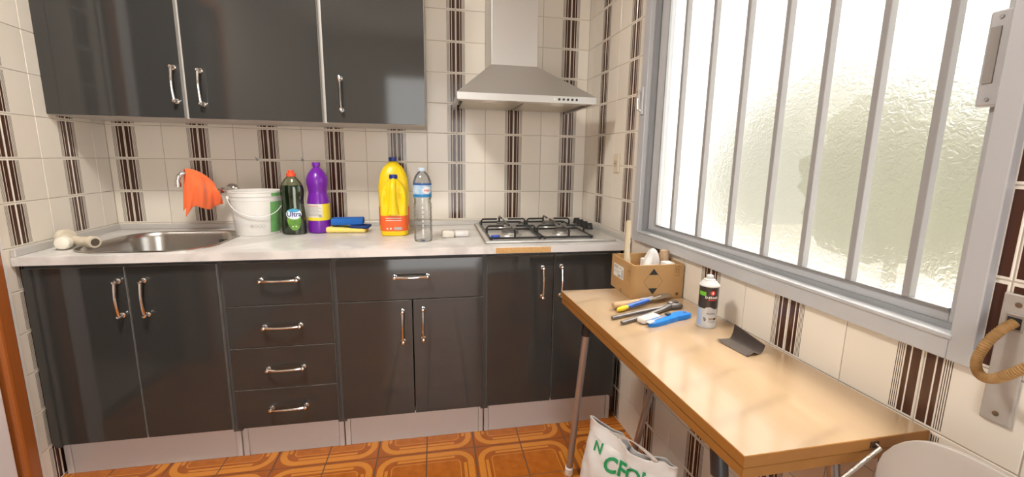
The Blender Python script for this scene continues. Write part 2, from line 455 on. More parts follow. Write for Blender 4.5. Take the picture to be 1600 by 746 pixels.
# ------------------------------------------------------------------ doorway at the far left
door = bpy.data.objects.new('door_1', None); COL.objects.link(door); door.rotation_euler = (0, 0, LROT); struct(door, 'doorway with varnished wooden casing')
DOORW = wood_material('varnished_door_wood', (.30, .085, .016), (.40, .125, .026), .25, (30, 30, 2))
MB().box(-.712, -.655, -.022, .0, 0, 2.16, .008).build('casing', DOORW, door, True)
MB().box(-DO1-.05, -DO1+.01, -.022, .0, 0, 2.16, .008).build('casing', DOORW, door, True)
MB().box(-DO1+.012, -.714, -.022, .0, 2.10, 2.16, .008).build('casing', DOORW, door, True)
MB().box(-.70, -.64, .002, .118, 0, 2.10).build('jamb', DOORW, door, True)
MB().box(-.812, -.714, .004, .034, .005, 2.09, .004).build('door_leaf', P('white_door_paint', (.80, .79, .82), .4), door, True)
tr = struct(MB().box(-.654, -.626, -.006, .0, 0, ZC, .002).build('trim_1', P('white_trim', (.80, .79, .77), .5)), 'white tile trim beside the doorway'); tr.rotation_euler = (0, 0, LROT)
HALL = P('hall_plaster', (.45, .38, .30), .8)
hb = MB(); hb.box(-1.7, -1.6, -2.4, 0, 0, ZC); hb.box(-1.7, -.12, -.52, -.42, 0, ZC); hb.box(-1.7, -.0, -2.2, -2.1, 0, ZC); hb.box(-1.7, -.13, -2.2, -.4, ZC, ZC+.1); hb.box(-1.7, -.12, -2.2, -.4, -.1, -.0015)
struct(hb.build('wall_hall', HALL), 'dim hall beyond the doorway')

# ------------------------------------------------------------------ window in the right wall
win = bpy.data.objects.new('window_1', None); COL.objects.link(win); win.location = (W, 0, 0); win.rotation_euler = (0, 0, RROT); struct(win, 'wide aluminium sliding window with hammered glass and vertical bars')
O0, O1, OZ0, OZ1 = .622, 1.796, .897, 2.09
def wp(name, b, mat=ALU, bev=.002): return MB().box(*b, bev).build(name, mat, win, True)
wp('outer_frame', (O0, O0+.046, -.018, .075, OZ0, OZ1)); wp('outer_frame', (O1-.034, O1, -.018, .075, OZ0, OZ1))
wp('outer_frame', (O0+.046, O1-.034, -.018, .075, OZ0, OZ0+.044)); wp('outer_frame', (O0+.046, O1-.034, -.018, .075, OZ1-.044, OZ1))
wp('sill_lip', (O0+.040, O1-.030, -.0215, -.012, OZ0+.037, OZ0+.0455), ALU, .002)
wp('track', (O0+.046, O1-.034, .012, .016, OZ0+.044, OZ0+.056), ALUD, 0); wp('track', (O0+.046, O0+.062, .000, .070, OZ0+.044, OZ1-.044), ALUD, 0)
wp('track', (O1-.040, O1-.034, .0, .03, OZ0+.044, OZ1-.044), ALUD, 0)
G0, G1, GZ0, GZ1 = .748, 1.735, .973, 2.01
wp('sash_stile', (O0+.066, G0, .018, .046, OZ0+.046, OZ1-.046)); wp('sash_stile', (G1, O1-.040, .018, .046, OZ0+.046, OZ1-.046))
wp('sash_rail', (G0, G1, .018, .046, OZ0+.046, GZ0)); wp('sash_rail', (G0, G1, .018, .046, GZ1, OZ1-.046))
wp('bead', (G0, G0+.006, .012, .02, GZ0, GZ1), ALUD, 0); wp('bead', (G0, G1, .012, .02, GZ0, GZ0+.005), ALUD, 0)
pane = MB().grid(lambda u, v: Vector((G0-.005+(G1-G0+.01)*u, .036, GZ0-.005+(GZ1-GZ0+.01)*v)), 1, 1, smooth=False).build('glass_pane', GLASS, win, True)
BARM = P('bar_paint', (.30, .295, .295), .45)
for t in (.857, 1.010, 1.160, 1.300, 1.424, 1.548, 1.664):
    MB().box(t-.007, t+.007, .012, .030, GZ0, GZ1, .0015).build('bar', BARM, win, True)
# slim latch on the far post, long recessed pull on the near stile
lt = MB(); lt.box(.634, .656, -.026, -.018, 1.41, 1.52, .003); lt.build('latch_plate', ALU, win, True)
MB().tube([(.645, -.026, 1.425), (.645, -.040, 1.432), (.645, -.042, 1.465), (.645, -.040, 1.498), (.645, -.026, 1.505)], .0045, 8).build('latch_pull', CHROME, win, True)
hp = wp('pull_plate', (1.722, 1.756, .004, .018, 1.325, 1.475), ALU, .004)
MB().box(1.727, 1.741, .002, .006, 1.362, 1.450, .001).build('pull_recess', P('recess_grey', (.30, .29, .28), .6), win, True)
for z in (1.337, 1.464): MB().cyl((1.738, .005, z), (1.738, .002, z), .003, seg=10).build('screw', ALUD, win, True)

# outside: terrace and shrub seen through the glass
struct(MB().box(2.5, 14, -8, 6, -.3, -.15).build('ground', P('pale_terrace', (.60, .58, .54), .8)), 'pale terrace outside the window')
sh = thing('garden_shrub', 'yellow green shrub blurred behind the hammered window glass', 'shrub', (4.8, .25, -.15))
LEAF = P('yellow_green_leaves', (.046, .054, .0005), .6, var=(.090, .088, .001), vscale=5)
for i, (dx, dy, z, r) in enumerate(((0, -.15, 1.22, .60), (.35, .50, 1.00, .52), (-.15, -.62, 1.05, .55), (.5, -.98, 1.08, .48))):
    def shrub(u, v):
        a, b = 2*PI*u, PI*v; d = Vector((math.cos(a)*math.sin(b), math.sin(a)*math.sin(b), -math.cos(b)))
        k = 1+.30*noise.noise(d*2.2+Vector((i*3, 0, 0)))+.16*noise.noise(d*7)
        return Vector((4.8+dx+d.x*r*k, .25+dy+d.y*r*k, z+d.z*r*k))
    MB().grid(shrub, 36, 22).build('foliage', LEAF, sh)
MB().tube([(4.8, .25, -.15), (4.82, .25, 1.1)], [.05, .035], 10).build('stem', P('bark', (.12, .08, .05), .9), sh)

# ------------------------------------------------------------------ base cabinets
hm = MB(); L = .128
hm.tube([(0, -.020-.009*math.cos(PI*q)-.0, L*q) for q in [i/12-.5 for i in range(13)]], [.0058-.0016*math.cos(PI*(i/12-.5)) for i in range(13)], 10)
for s in (-1, 1):
    hm.lathe([(.0095, 0), (.0095, .003), (.0062, .006), (.0062, .014), (.0085, .018), (.0085, .022), (.006, .0265), (0, .028)], (0, 0, s*L/2), 14, M=Matrix.Rotation(PI/2, 4, 'X'))
_h0 = hm.build('handle', CHROME, None); HANDLE = _h0.data; bpy.data.objects.remove(_h0)
def front(parent, name, x0, x1, z0, z1, y, hx, hz, vert):
    mb = MB(); mb.box(x0+.0015, x1-.0015, y, y+.018, z0+.0015, z1-.0015, .0012)
    o = mb.build(name, [GREY, EDGE], None); 
    for p in o.data.polygons:
        if abs(p.normal.y) < .5: p.material_index = 1
    pl = parent.location; o.data.transform(Matrix.Translation(-pl)); o.parent = parent
    h = inst(HANDLE, o, (hx-pl.x, y-pl.y, hz-pl.z), (0, 0 if vert else PI/2, 0), 'handle'); h['label'] = 'chrome bow handle'
    return o
YF, ZT, ZB = -.579, .827, .150
def base_unit(name, label, cat, x0, x1, dx0, dx1, fronts):
    o = thing(name, label, cat, (x0, 0, 0))
    mb = MB(); a, b = x0, x1
    mb.box(a, a+.016, YF+.02, -.03, .13, .842); mb.box(b-.016, b, YF+.02, -.03, .13, .842)
    mb.box(a+.016, b-.016, YF+.02, -.03, .15, .166); mb.box(a+.016, b-.016, -.04, -.03, .166, .842)
    mb.box(a+.016, b-.016, YF+.02, YF+.036, .80, .842)
    mb.build('carcass', P('grey_carcass', (.075, .072, .07), .5), o)
    for f in fronts: front(o, *f)
    MB().box(a+.024, b-.024, -.530, -.516, .0, .148, .001).build('plinth', PLIN, o)
    MB().box(a+.002, a+.023, -.534, -.512, .0, .149, .003).build('plinth_end', PLIN, o)
    MB().box(b-.023, b-.002, -.534, -.512, .0, .149, .003).build('plinth_end', PLIN, o)
    return o
u0, u1, u2, u2b, u3, u3b, u4, u5, u5b, u6, u7 = .0545, .3643, .6594, .6741, 1.0558, 1.0714, 1.3595, 1.6493, 1.6644, 1.9522, 2.248
base_unit('base_cabinet', 'dark grey two-door base cabinet under the sink', 'cabinet', .050, .6665, u0, u2,
          [('door', u0, u1, ZB, ZT, YF, .3405, .710, True), ('door', u1+.002, u2, ZB, ZT, YF, .4205, .709, True)])
ds = [(.658, ZT), (.488, .658), (.315, .488), (ZB, .315)]
base_unit('base_cabinet', 'dark grey base cabinet of four stacked drawers', 'cabinet', .6668, 1.0632, u2b, u3,
          [('drawer', u2b, u3, a, b, YF, .870, (a+b)/2+[.016, .0, -.002, .0][i], False) for i, (a, b) in enumerate(ds)])
base_unit('base_cabinet', 'dark grey base cabinet with one wide drawer above two doors', 'cabinet', 1.0635, 1.6565, u3b, u5,
          [('drawer', u3b, u5, .656, ZT, YF, 1.358, .754, False), ('door', u3b, u4, ZB, .655, YF, 1.3205, .545, True), ('door', u4+.002, u5, ZB, .655, YF, 1.4015, .551, True)])
base_unit('base_cabinet', 'dark grey two-door base cabinet under the gas hob', 'cabinet', 1.6568, 2.264, u5b, u7,
          [('door', u5b, u6, ZB, ZT, YF, 1.903, .708, True), ('door', u6+.002, u7, ZB, ZT, YF, 1.985, .711, True)])

# ------------------------------------------------------------------ wall cabinets
ZU, ZUT, YU = 1.364, 2.08, -.33
def wall_unit(label, x0, x1, dx0, dx1, hx, hz):
    o = thing('wall_cabinet', label, 'cabinet', (x0, 0, ZU))
    mb = MB()
    mb.box(x0, x0+.016, YU+.02, -.004, ZU, ZUT); mb.box(x1-.016, x1, YU+.02, -.004, ZU, ZUT)
    mb.box(x0+.016, x1-.016, YU+.02, -.004, ZU, ZU+.016); mb.box(x0+.016, x1-.016, YU+.02, -.004, ZUT-.016, ZUT)
    mb.box(x0+.016, x1-.016, -.012, -.004, ZU+.016, ZUT-.016)
    mb.build('carcass', CARC, o)
    front(o, 'door', dx0, dx1, ZU, ZUT, YU, hx, hz, True)
wall_unit('dark grey wall cabinet at the left end above the sink', .0100, .4935, .0146, .4905, .4680, 1.4925)
wall_unit('wide dark grey wall cabinet in the middle of the row', .4940, 1.0060, .5020, 1.0015, .5600, 1.485)
wall_unit('narrow dark grey wall cabinet beside the cooker hood', 1.0065, 1.4229, 1.0150, 1.4229, 1.0785, 1.482)

# ------------------------------------------------------------------ worktop with sink cut-out
def rrect(x0, x1, y0, y1, r, n=8):
    pts = []
    for cx, cy, a in ((x1-r, y1-r, 0), (x0+r, y1-r, PI/2), (x0+r, y0+r, PI), (x1-r, y0+r, 1.5*PI)):
        for i in range(n+1): q = a+PI/2*i/n; pts.append((cx+r*math.cos(q), cy+r*math.sin(q)))
    return pts
WZ, WB, WY = .872, .842, -.600
wx0, wx1 = .004, 2.283
SX0, SX1, SY0, SY1 = .155, .603, -.548, -.112
hole = rrect(SX0-.006, SX1+.006, SY0-.006, SY1+.006, .125)
outer = [(.004+.047, WY), (W+.0377*.6-.012, WY), (W-.003, -.004), (.006, -.004)]
wt = thing('worktop', 'pale grey mottled laminate worktop with a low upstand along the walls', 'worktop', (.05, WY, WB))
tw = MB()
polys = [[Vector((*p, 0)) for p in outer], [Vector((*p, 0)) for p in hole]]
allp = [p for q in polys for p in q]; tri = geometry.tessellate_polygon(polys)
n = len(allp)
tw.add([(p.x, p.y, WZ) for p in allp]+[(p.x, p.y, WB) for p in allp], [t for t in tri]+[tuple(i+n for i in t[::-1]) for t in tri])
for a, k in ((0, len(outer)), (len(outer), len(hole))):
    tw.add([(allp[a+i].x, allp[a+i].y, z) for z in (WB, WZ) for i in range(k)], [(i, (i+1) % k, k+(i+1) % k, k+i) for i in range(k)])
bm_o = tw.build('slab', WTOP, wt)
bm = bmesh.new(); bm.from_mesh(bm_o.data); bmesh.ops.remove_doubles(bm, verts=bm.verts[:], dist=1e-5); bmesh.ops.recalc_face_normals(bm, faces=bm.faces[:]); bm.to_mesh(bm_o.data); bm.free()
UPM = P('grey_metal_upstand', (.56, .545, .52), .35, .2)
MB().box(.012, W-.006, -.018, -.001, WZ, .8965, .003).build('upstand', UPM, wt)
def slab_along(p0, p1, th, z0, z1, b, side):
    d = (Vector(p1)-Vector(p0)); l = d.length; M = Matrix.Translation((*p0, 0)) @ Matrix.Rotation(math.atan2(d.y, d.x), 4, 'Z')
    return MB().box(0, l, 0, th*side, z0, z1, b, M=M)
slab_along((.002, -.020), (.049, -.597), .016, WZ, .899, .003, 1).build('upstand', UPM, wt)
slab_along((W-.003, -.020), (W+.019, -.597), .016, WZ, .8965, .003, -1).build('upstand', UPM, wt)
MB().box(1.699, 1.931, WY-.0012, WY+.002, WB+.001, .866, .0006).build('bare_edge', P('bare_chipboard', (.58, .33, .12), .8, var=(.70, .44, .18), vscale=180), wt)['label'] = 'exposed chipboard where the edging is gone'
MB().box(1.931, 2.282, WY-.0008, WY+.002, WB, WZ-.001, .0005).build('edging', P('white_edging', (.70, .70, .70), .3), wt)

# sink bowl
sk = thing('sink', 'stainless steel sink bowl set into the worktop', 'sink', ((SX0+SX1)/2, (SY0+SY1)/2, WZ))
sb = MB(); rings = []
for ins, z, r in ((-.014, WZ+.0005, .133), (-.013, WZ+.003, .132), (-.003, WZ+.004, .122), (.002, WZ-.001, .118), (.008, WZ-.02, .112), (.016, WZ-.115, .104), (.03, WZ-.145, .09), (.06, WZ-.152, .06)):
    rings.append([(x, y, z) for x, y in rrect(SX0+ins, SX1-ins, SY0+ins, SY1-ins, r, 10)])
k = len(rings[0])
sb.add([p for r in rings for p in r], [(j*k+i, j*k+(i+1) % k, (j+1)*k+(i+1) % k, (j+1)*k+i) for j in range(len(rings)-1) for i in range(k)]+[[(len(rings)-1)*k+i for i in range(k)]], 0, True)
sb.build('bowl', SINKST, sk)
MB().lathe([(.0, .0), (.036, .0), (.04, .002), (.042, 0)], (.38, -.33, WZ-.1515), 24).build('drain', CHROME, sk)
for i, x in enumerate((.475, .482, .489, .500, .507, .514)):
    MB().box(x-.002, x+.002, SY1-.014, SY1-.007, WZ-.052, WZ-.034).build('overflow_slot', BLACKP, sk)

# ------------------------------------------------------------------ hood
hd = thing('cooker_hood', 'stainless steel chimney cooker hood on the tiled wall', 'cooker hood', (1.853, 0, 1.466))
hx0, hx1, hy, hz0, hz1 = 1.553, 2.160, -.452, 1.467, 1.497
cx0, cx1, cy, cz = 1.7205, 1.936, -.250, 1.652
cn = MB()
A = [(hx0, hy, hz1), (hx1, hy, hz1), (hx1, -.003, hz1), (hx0, -.003, hz1)]; B = [(cx0, cy, cz), (cx1, cy, cz), (cx1, -.003, cz), (cx0, -.003, cz)]
cn.add(A+B, [(0, 1, 5, 4), (1, 2, 6, 5), (2, 3, 7, 6), (3, 0, 4, 7)])
cn.build('canopy', STEEL, hd)
fr = MB(); t = .012
fr.box(hx0, hx1, hy, hy+t, hz0, hz1, .001); fr.box(hx0, hx0+t, hy+t, -.003, hz0, hz1); fr.box(hx1-t, hx1, hy+t, -.003, hz0, hz1)
fr.build('rim', STEEL, hd)
MB().box(cx0, cx1, cy, -.003, cz, ZC-.002, .0015).build('chimney', STEEL, hd)
FILT = P('filter_mesh', (.55, .50, .42), .4, .7, bump=.5, bscale=260)
for a, b in ((hx0+.03, 1.850), (1.858, hx1-.03)):
    f = MB().box(a, b, hy+.11, -.03, hz0+.006, hz0+.012, .001).build('filter', FILT, hd)
    MB().box((a+b)/2-.05, (a+b)/2+.05, hy+.118, hy+.128, hz0+.003, hz0+.0065).build('filter_catch', CHROME, f)
MB().box(hx0+t, hx1-t, hy+t, hy+.105, hz0+.006, hz0+.012, .001).build('light_panel', P('hood_under', (.62, .58, .52), .35, .5), hd)
for x in (1.70, 2.0): MB().lathe([(0, 0), (.026, 0), (.03, .002), (.03, .004)], (x, hy+.062, hz0+.003), 18).build('lamp', WHITEP, hd)
for i in range(5):
    x = 1.990+.0195*i
    MB().cyl((x, hy-.003, 1.4825), (x, hy+.002, 1.4825), .0052, seg=12).build('button', BLACKP, hd)
MB().box(1.966, 1.974, hy-.001, hy+.002, 1.478, 1.487).build('indicator', P('pale_indicator', (.7, .68, .62), .4), hd)

# ------------------------------------------------------------------ gas hob
hb = thing('gas_hob', 'four-burner stainless gas hob with black pan supports', 'hob', (1.955, -.29, WZ))
pl = MB(); pl.rbox((1.9545, -.292, WZ+.0068), (.585, .510, .0125), .006, 2); pl.build('plate', P('hob_steel', (.62, .61, .59), .28, .5), hb)
MB().box(1.6595, 1.672, -.545, -.04, WZ+.0002, WZ+.011, .002).build('edge_strip', P('grimy_strip', (.36, .29, .23), .5, .3), hb)
ZP = WZ+.0132
BUR = [(1.790, -.405, .048), (1.790, -.175, .036), (2.030, -.405, .036), (2.030, -.175, .042)]
for x, y, r in BUR:
    b = MB().lathe([(r*1.15, 0), (r*1.1, .004), (r*.82, .006), (r*.8, .014), (r*.72, .015), (0, .015)], (x, y, ZP), 28).build('burner', P('burner_alu', (.55, .53, .50), .4, .8), hb)
    MB().lathe([(r*.78, 0), (r*.8, .003), (r*.76, .007), (r*.6, .0085), (0, .0085)], (x, y, ZP+.0145), 28).build('burner_cap', P('burner_cap', (.10, .095, .09), .45), b)
def grate(x0, x1, y0, y1, burs):
    g = MB(); rr = .0045; z = ZP+.008
    ring = rrect(x0, x1, y0, y1, .012, 3)
    g.tube([(a, b, z) for a, b in ring]+[(ring[0][0], ring[0][1], z)], rr, 8)
    for cx_, cy_ in ((x0, y0), (x1, y0), (x0, y1), (x1, y1)):
        g.cyl((cx_+(.006 if cx_ == x0 else -.006), cy_+(.006 if cy_ == y0 else -.006), ZP-.0002), (cx_+(.006 if cx_ == x0 else -.006), cy_+(.006 if cy_ == y0 else -.006), z), .006, seg=8)
    zt = ZP+.040
    for bx, by in burs:
        for sx, sy in ((-1, 0), (1, 0), (0, -1), (0, 1)):
            if sx:
                ex = x0 if sx < 0 else x1
                pts = [(ex, by, z), (ex, by, zt-.008), (ex-sx*.008, by, zt), (bx+sx*.028, by, zt)]
            else:
                ey = y0 if sy < 0 else y1
                if (sy > 0 and ey-by > .2) or (sy < 0 and by-ey > .2): ey = (y0+y1)/2
                pts = [(bx, ey, z), (bx, ey, zt-.008), (bx, ey-sy*.008, zt), (bx, by+sy*.028, zt)]
                if ey == (y0+y1)/2: pts[0] = (bx, ey, zt-.008); pts = pts[2:] if False else [(bx, ey, zt), (bx, by+sy*.028, zt)]
            g.tube(pts, rr, 8)
    g.box(x0, x1, (y0+y1)/2-.005, (y0+y1)/2+.005, z-.004, z+.004)
    g.build('pan_support', BLACK, hb)
grate(1.684, 1.906, -.530, -.068, [(b[0], b[1]) for b in BUR[:2]])
grate(1.918, 2.142, -.530, -.068, [(b[0], b[1]) for b in BUR[2:]])
for y in (-.085, -.150, -.215, -.280):
    kb = MB().lathe([(.022, 0), (.022, .003), (.0185, .005), (.0165, .022), (.0145, .024), (0, .024)], (2.214, y, ZP), 18).build('knob', BLACKP, hb)
    MB().box(2.199, 2.229, y-.004, y+.004, ZP+.022, ZP+.029, .002).build('grip', BLACKP, kb)
bc = thing('plastic_cap', 'bright blue plastic cap lying at the front of the hob', 'clip', (1.708, -.487, ZP))  # loose blue plastic cap
MB().lathe([(.015, 0), (.0165, .002), (.0165, .010), (.015, .0125), (0, .0125)], (1.712, -.487, ZP), 20, sx=1.25).build('shell', P('bright_blue', (.02, .08, .55), .35), bc)

# ------------------------------------------------------------------ tap, cloth, drain pipe
tp = thing('wall_tap', 'chrome wall-mounted tap with a swan spout above the sink', 'tap', (.487, 0, 1.055))
MB().lathe([(.030, 0), (.030, .004), (.026, .012), (.016, .018), (.012, .020), (.012, .05)], (.500, -.001, 1.060), 24, M=Matrix.Rotation(PI/2, 4, 'X')).build('rose', CHROME, tp)
MB().tube([(.500, -.045, 1.060), (.498, -.07, 1.060), (.488, -.095, 1.058), (.478, -.112, 1.056)], [.016, .018, .018, .015], 16).build('body', CHROME, tp)
MB().lathe([(.013, 0), (.015, .004), (.015, .016), (.010, .022), (0, .023)], (.500, -.092, 1.060), 18, M=Matrix.Rotation(PI/2, 4, 'X')).build('knob', CHROME, tp)
SP = [(.478, -.105, 1.058), (.466, -.118, 1.085), (.452, -.130, 1.108), (.432, -.146, 1.128), (.412, -.162, 1.140), (.396, -.174, 1.143), (.380, -.186, 1.138), (.370, -.193, 1.126), (.367, -.196, 1.108), (.367, -.196, 1.094)]
MB().tube(SP, [.0085]*6+[.0100]*4, 14).build('spout', CHROME, tp)
MB().cyl((.367, -.196, 1.100), (.367, -.196, 1.084), .0120, seg=16).build('aerator', CHROME, tp)

CLOTH = P('orange_microfibre', (.92, .17, .045), .85, bump=.25, bscale=400, Sheen_Weight=.3)
def spath(q):
    q = max(0., min(1., q))*5.4; i = min(int(q), 5); f = q-i
    a, b = Vector(SP[i]), Vector(SP[i+1]); return a.lerp(b, f)
def cloth(u, v):
    # u: along the spout (0 at the valve, 1 at the bend), v: from front hem over the pipe to rear hem
    c = spath(.10+.90*u)+Vector((0, 0, .004)); s = (v-.62)
    nrm = Vector((.64, -.77, 0))
    drop = c.z-(.992+.010*math.sin(u*8.5+1.2)-.034*max(0, u-.70)/.30)
    R = .0145
    if abs(s) < .06:
        a = s/.06*PI/2; return c+Vector((0, 0, R*math.cos(a)))+nrm*(-R*math.sin(a))
    h = (abs(s)-.06)/(.56 if s < 0 else .32)
    g = min(1, h*2.6)
    fold = .012*math.sin(u*11+.6+h*1.4)+.004*math.sin(u*25+1.3-h*3)
    if s < 0:
        bow = .016*math.sin(PI*min(1, h*.9))+.004
        p = c+nrm*(R+.010*g+fold*g+bow*g*(.5+.5*math.sin(PI*u)))
        p += Vector((-.77, -.64, 0))*(.036*h*(u-.45))
        p.z -= drop*h
        return p
    p = c-nrm*(R+.012*g+fold*.5*g); p.z -= drop*.90*h; p += Vector((-.77, -.64, 0))*(.020*h*(u-.3))
    return p
cl = solid(MB().grid(cloth, 64, 70).build('cleaning_cloth', CLOTH), .0022)
tag(cl, 'crumpled bright orange cloth hung over the tap spout', 'cloth')

dp = thing('drain_trap', 'cream plastic sink drain trap lying left of the sink', 'pipe', (.10, -.42, WZ))
CPL = P('cream_pvc', (.72, .66, .55), .45, var=(.64, .56, .43), vscale=14)
z0 = WZ+.001
MB().tube([(.075, -.405, z0+.023), (.12, -.425, z0+.0225), (.165, -.446, z0+.0225), (.205, -.463, z0+.0225)], .0180, 20).build('pipe', CPL, dp)
dv = Vector((.205-.075, -.463+.405, 0)).normalized()
def ringm(c, r0, r1, l, name, d=dv, mat=CPL):
    c = Vector(c); d = Vector(d).normalized(); return MB().tube([c, c+d*.003, c+d*(l-.003), c+d*l], [r0*.94, r0, r0, r0*.94], 22).build(name, mat, dp)
ringm((.188, -.4555, z0+.0225), .0222, 0, .026, 'collar')
m_ = Vector((.188, -.4555, z0+.0225))+dv*.0262
MB().tube([m_, m_+dv*.0006], .0142, 18).build('mouth', P('pipe_inside', (.10, .075, .055), .8), dp)
ringm((.062, -.396, z0+.032), .030, 0, .026, 'union_nut', (.75, -.30, .05))
MB().tube([(.082, -.408, z0+.026), (.098, -.428, z0+.026), (.112, -.452, z0+.024), (.118, -.468, z0+.024)], [.0215, .022, .0215, .021], 20).build('elbow', CPL, dp)
MB().tube([(.118, -.466, z0+.025), (.120, -.474, z0+.025), (.123, -.484, z0+.025), (.126, -.494, z0+.025), (.1275, -.499, z0+.025)], [.0235, .0245, .0245, .020, .006], 22).build('end_cap', P('cream_pvc_white', (.80, .76, .66), .4), dp)

# ------------------------------------------------------------------ bucket
bk = thing('bucket', 'white plastic bucket with a thin bail handle beside the sink', 'bucket', (.664, -.182, WZ))
bc_ = (.664, -.182, WZ+.0008)
BW = P('bucket_white', (.80, .79, .77), .4, var=(.74, .73, .70), vscale=10)
MB().lathe([(0, .002), (.083, .002), (.0865, 0), (.088, .004), (.1005, .155), (.1015, .156), (.1020, .172), (.1045, .173), (.1050, .189), (.1065, .190), (.1068, .1965), (.1035, .1965), (.1000, .188), (.0860, .010), (0, .008)], bc_, 48).build('body', BW, bk)
def bucket_r(z): return .088+(z-.004)/.151*.0125+.0006
gp = MB(); gp.lathe([(bucket_r(.012), .012), (bucket_r(.150), .150)], bc_, 10, a0=math.radians(-38), a1=math.radians(8)); gp.build('wrap', P('green_print', (.16, .42, .14), .45), bk)['label'] = 'green printed side of the bucket'
gp = MB(); gp.lathe([(.1056, .174), (.1060, .188)], bc_, 10, a0=math.radians(-36), a1=math.radians(8)); gp.build('wrap', MATS['green_print'], bk)
arc = []
for i in range(25):
    a = PI*i/24; arc.append(Vector((bc_[0], bc_[1], bc_[2]))+Matrix.Rotation(.42, 3, 'Z') @ Vector((-.1075*math.cos(a), -.1075*math.sin(a)*.95-.004*math.sin(a), .168-.082*math.sin(a))))
MB().tube(arc, .0019, 8).build('bail_handle', WHITEP, bk)
for s in (-1, 1): MB().cyl(Vector(bc_)+Matrix.Rotation(.42, 3, 'Z') @ Vector((s*.101, 0, .166)), Vector(bc_)+Matrix.Rotation(.42, 3, 'Z') @ Vector((s*.111, 0, .166)), .007, seg=12).build('lug', WHITEP, bk)
GP = P('faint_grey_print', (.36, .35, .34), .6)
def on_bucket(ang, z, dx=0, off=.0008):
    r = bucket_r(z)+off; a = math.radians(ang)+dx/r; return Vector((bc_[0]+r*math.cos(a), bc_[1]+r*math.sin(a), bc_[2]+z))
for i, ang in enumerate((-84, -75, -66, -57)):
    dm = MB(); R0, R1 = .0085, .0072
    pts = [(R*math.cos(q*PI/2), R*math.sin(q*PI/2)) for R in (R0, R1) for q in range(4)]
    dm.add([on_bucket(ang, .045+y, x) for x, y in pts], [(k, (k+1) % 4, 4+(k+1) % 4, 4+k) for k in range(4)])
    if i == 0:
        o = len(dm.v); dm.add([on_bucket(ang, .045+y, x) for x, y in [(.003*math.cos(q), .003*math.sin(q)) for q in [k*PI/4 for k in range(8)]]], [tuple(range(8))])
    dm.build('hazard_mark', GP, bk)

# ------------------------------------------------------------------ bottles
def interp(prof, z):
    for (a, b), (c, d) in zip(prof, prof[1:]):
        if b <= z <= d: return a+(c-a)*(z-b)/max(1e-6, d-b)
    return prof[-1][0]
def smooth_prof(p, n=4):
    out = []
    for i in range(len(p)-1):
        p0, p1, p2, p3 = p[max(i-1, 0)], p[i], p[i+1], p[min(i+2, len(p)-1)]
        for k in range(n):
            t = k/n
            f = lambda a, b, c, d: .5*(2*b+(c-a)*t+(2*a-5*b+4*c-d)*t*t+(3*b-a-3*c+d)*t**3)
            out.append((max(0, f(p0[0], p1[0], p2[0], p3[0])), p1[1]+(p2[1]-p1[1])*t))
    return out+[p[-1]]
# washing-up liquid
BX, BY = .826, -.212
bt = thing('detergent_bottle', 'dark green washing-up liquid bottle with an orange-red cap', 'bottle', (BX, BY, WZ))
gp_ = [(.046, .0), (.051, .004), (.0515, .03), (.0505, .09), (.047, .135), (.0465, .155), (.049, .175), (.050, .195), (.047, .215), (.038, .235), (.027, .250), (.019, .258), (.016, .262)]
sp_ = smooth_prof(gp_)
bz = WZ+.0006
MB().lathe(sp_, (BX, BY, bz), 40, sy=.62).build('shell', thin_plastic('clear_green_plastic', (.80, .88, .72), .2, .06), bt)
liq = [(r*.965, z) for r, z in sp_ if z <= .222]; liq = [(0, liq[0][1]+.0015)]+[(r, z+.0015) for r, z in liq]+[(0, liq[-1][1]+.0016)]
MB().lathe(liq, (BX, BY, bz), 40, sy=.62).build('liquid', P('dark_green_liquid', (.004, .022, .012), .06, Coat_Weight=.6), bt)
cp = MB().lathe([(.0175, 0), (.0185, .001), (.0185, .014), (.017, .016), (.0115, .017), (.0115, .026), (.010, .028), (0, .028)], (BX, BY, bz+.260), 24).build('cap', P('orange_red_cap', (.85, .085, .025), .4), bt)
def on_lathe(cx, cy, prof, z, ang, dx, sx=1., sy=1., off=.0009):
    r = interp(prof, z)+off; a = math.radians(ang)+dx/r
    return Vector((cx+r*sx*math.cos(a), cy+r*sy*math.sin(a), bz+z))
LA = -78
lb = MB(); N = 28; 
def lab(x, y, off=.0010): return on_lathe(BX, BY, sp_, .078+y, LA, x, 1, .62, off)
def disc(fn, rx, ry, off, n=28, cy=0, cx=0, rings=3):
    mb = MB(); vs = [fn(cx, cy, off)]; fs = []
    for k in range(1, rings+1):
        for i in range(n):
            a = 2*PI*i/n; vs.append(fn(cx+rx*k/rings*math.cos(a), cy+ry*k/rings*math.sin(a), off))
    fs += [(0, 1+i, 1+(i+1) % n) for i in range(n)]
    for k in range(rings-1):
        fs += [(1+k*n+i, 1+(k+1)*n+i, 1+(k+1)*n+(i+1) % n, 1+k*n+(i+1) % n) for i in range(n)]
    mb.add(vs, fs, 0, True); return mb
disc(lab, .030, .050, .0010, cy=-.008).build('label', P('leaf_green_label', (.06, .20, .025), .45, var=(.22, .45, .06), vscale=30), bt)
disc(lab, .0340, .0240, .0016, cy=.016).build('label_badge', P('badge_blue_white', (.72, .80, .88), .4), bt)
disc(lab, .024, .008, .0020, cy=.032).build('label_wave', P('badge_cyan', (.05, .36, .62), .4), bt)
text_mb('Ultra', .030, lambda x, y: lab(x, y+.0145, .0024), bold=.0006).build('lettering', P('navy_print', (.012, .018, .16), .5), bt)
for dx in (-.008, .006): disc(lab, .004, .003, .0018, 12, -.040, dx, 1).build('label_dot', P('pale_dot', (.75, .8, .55), .5), bt)

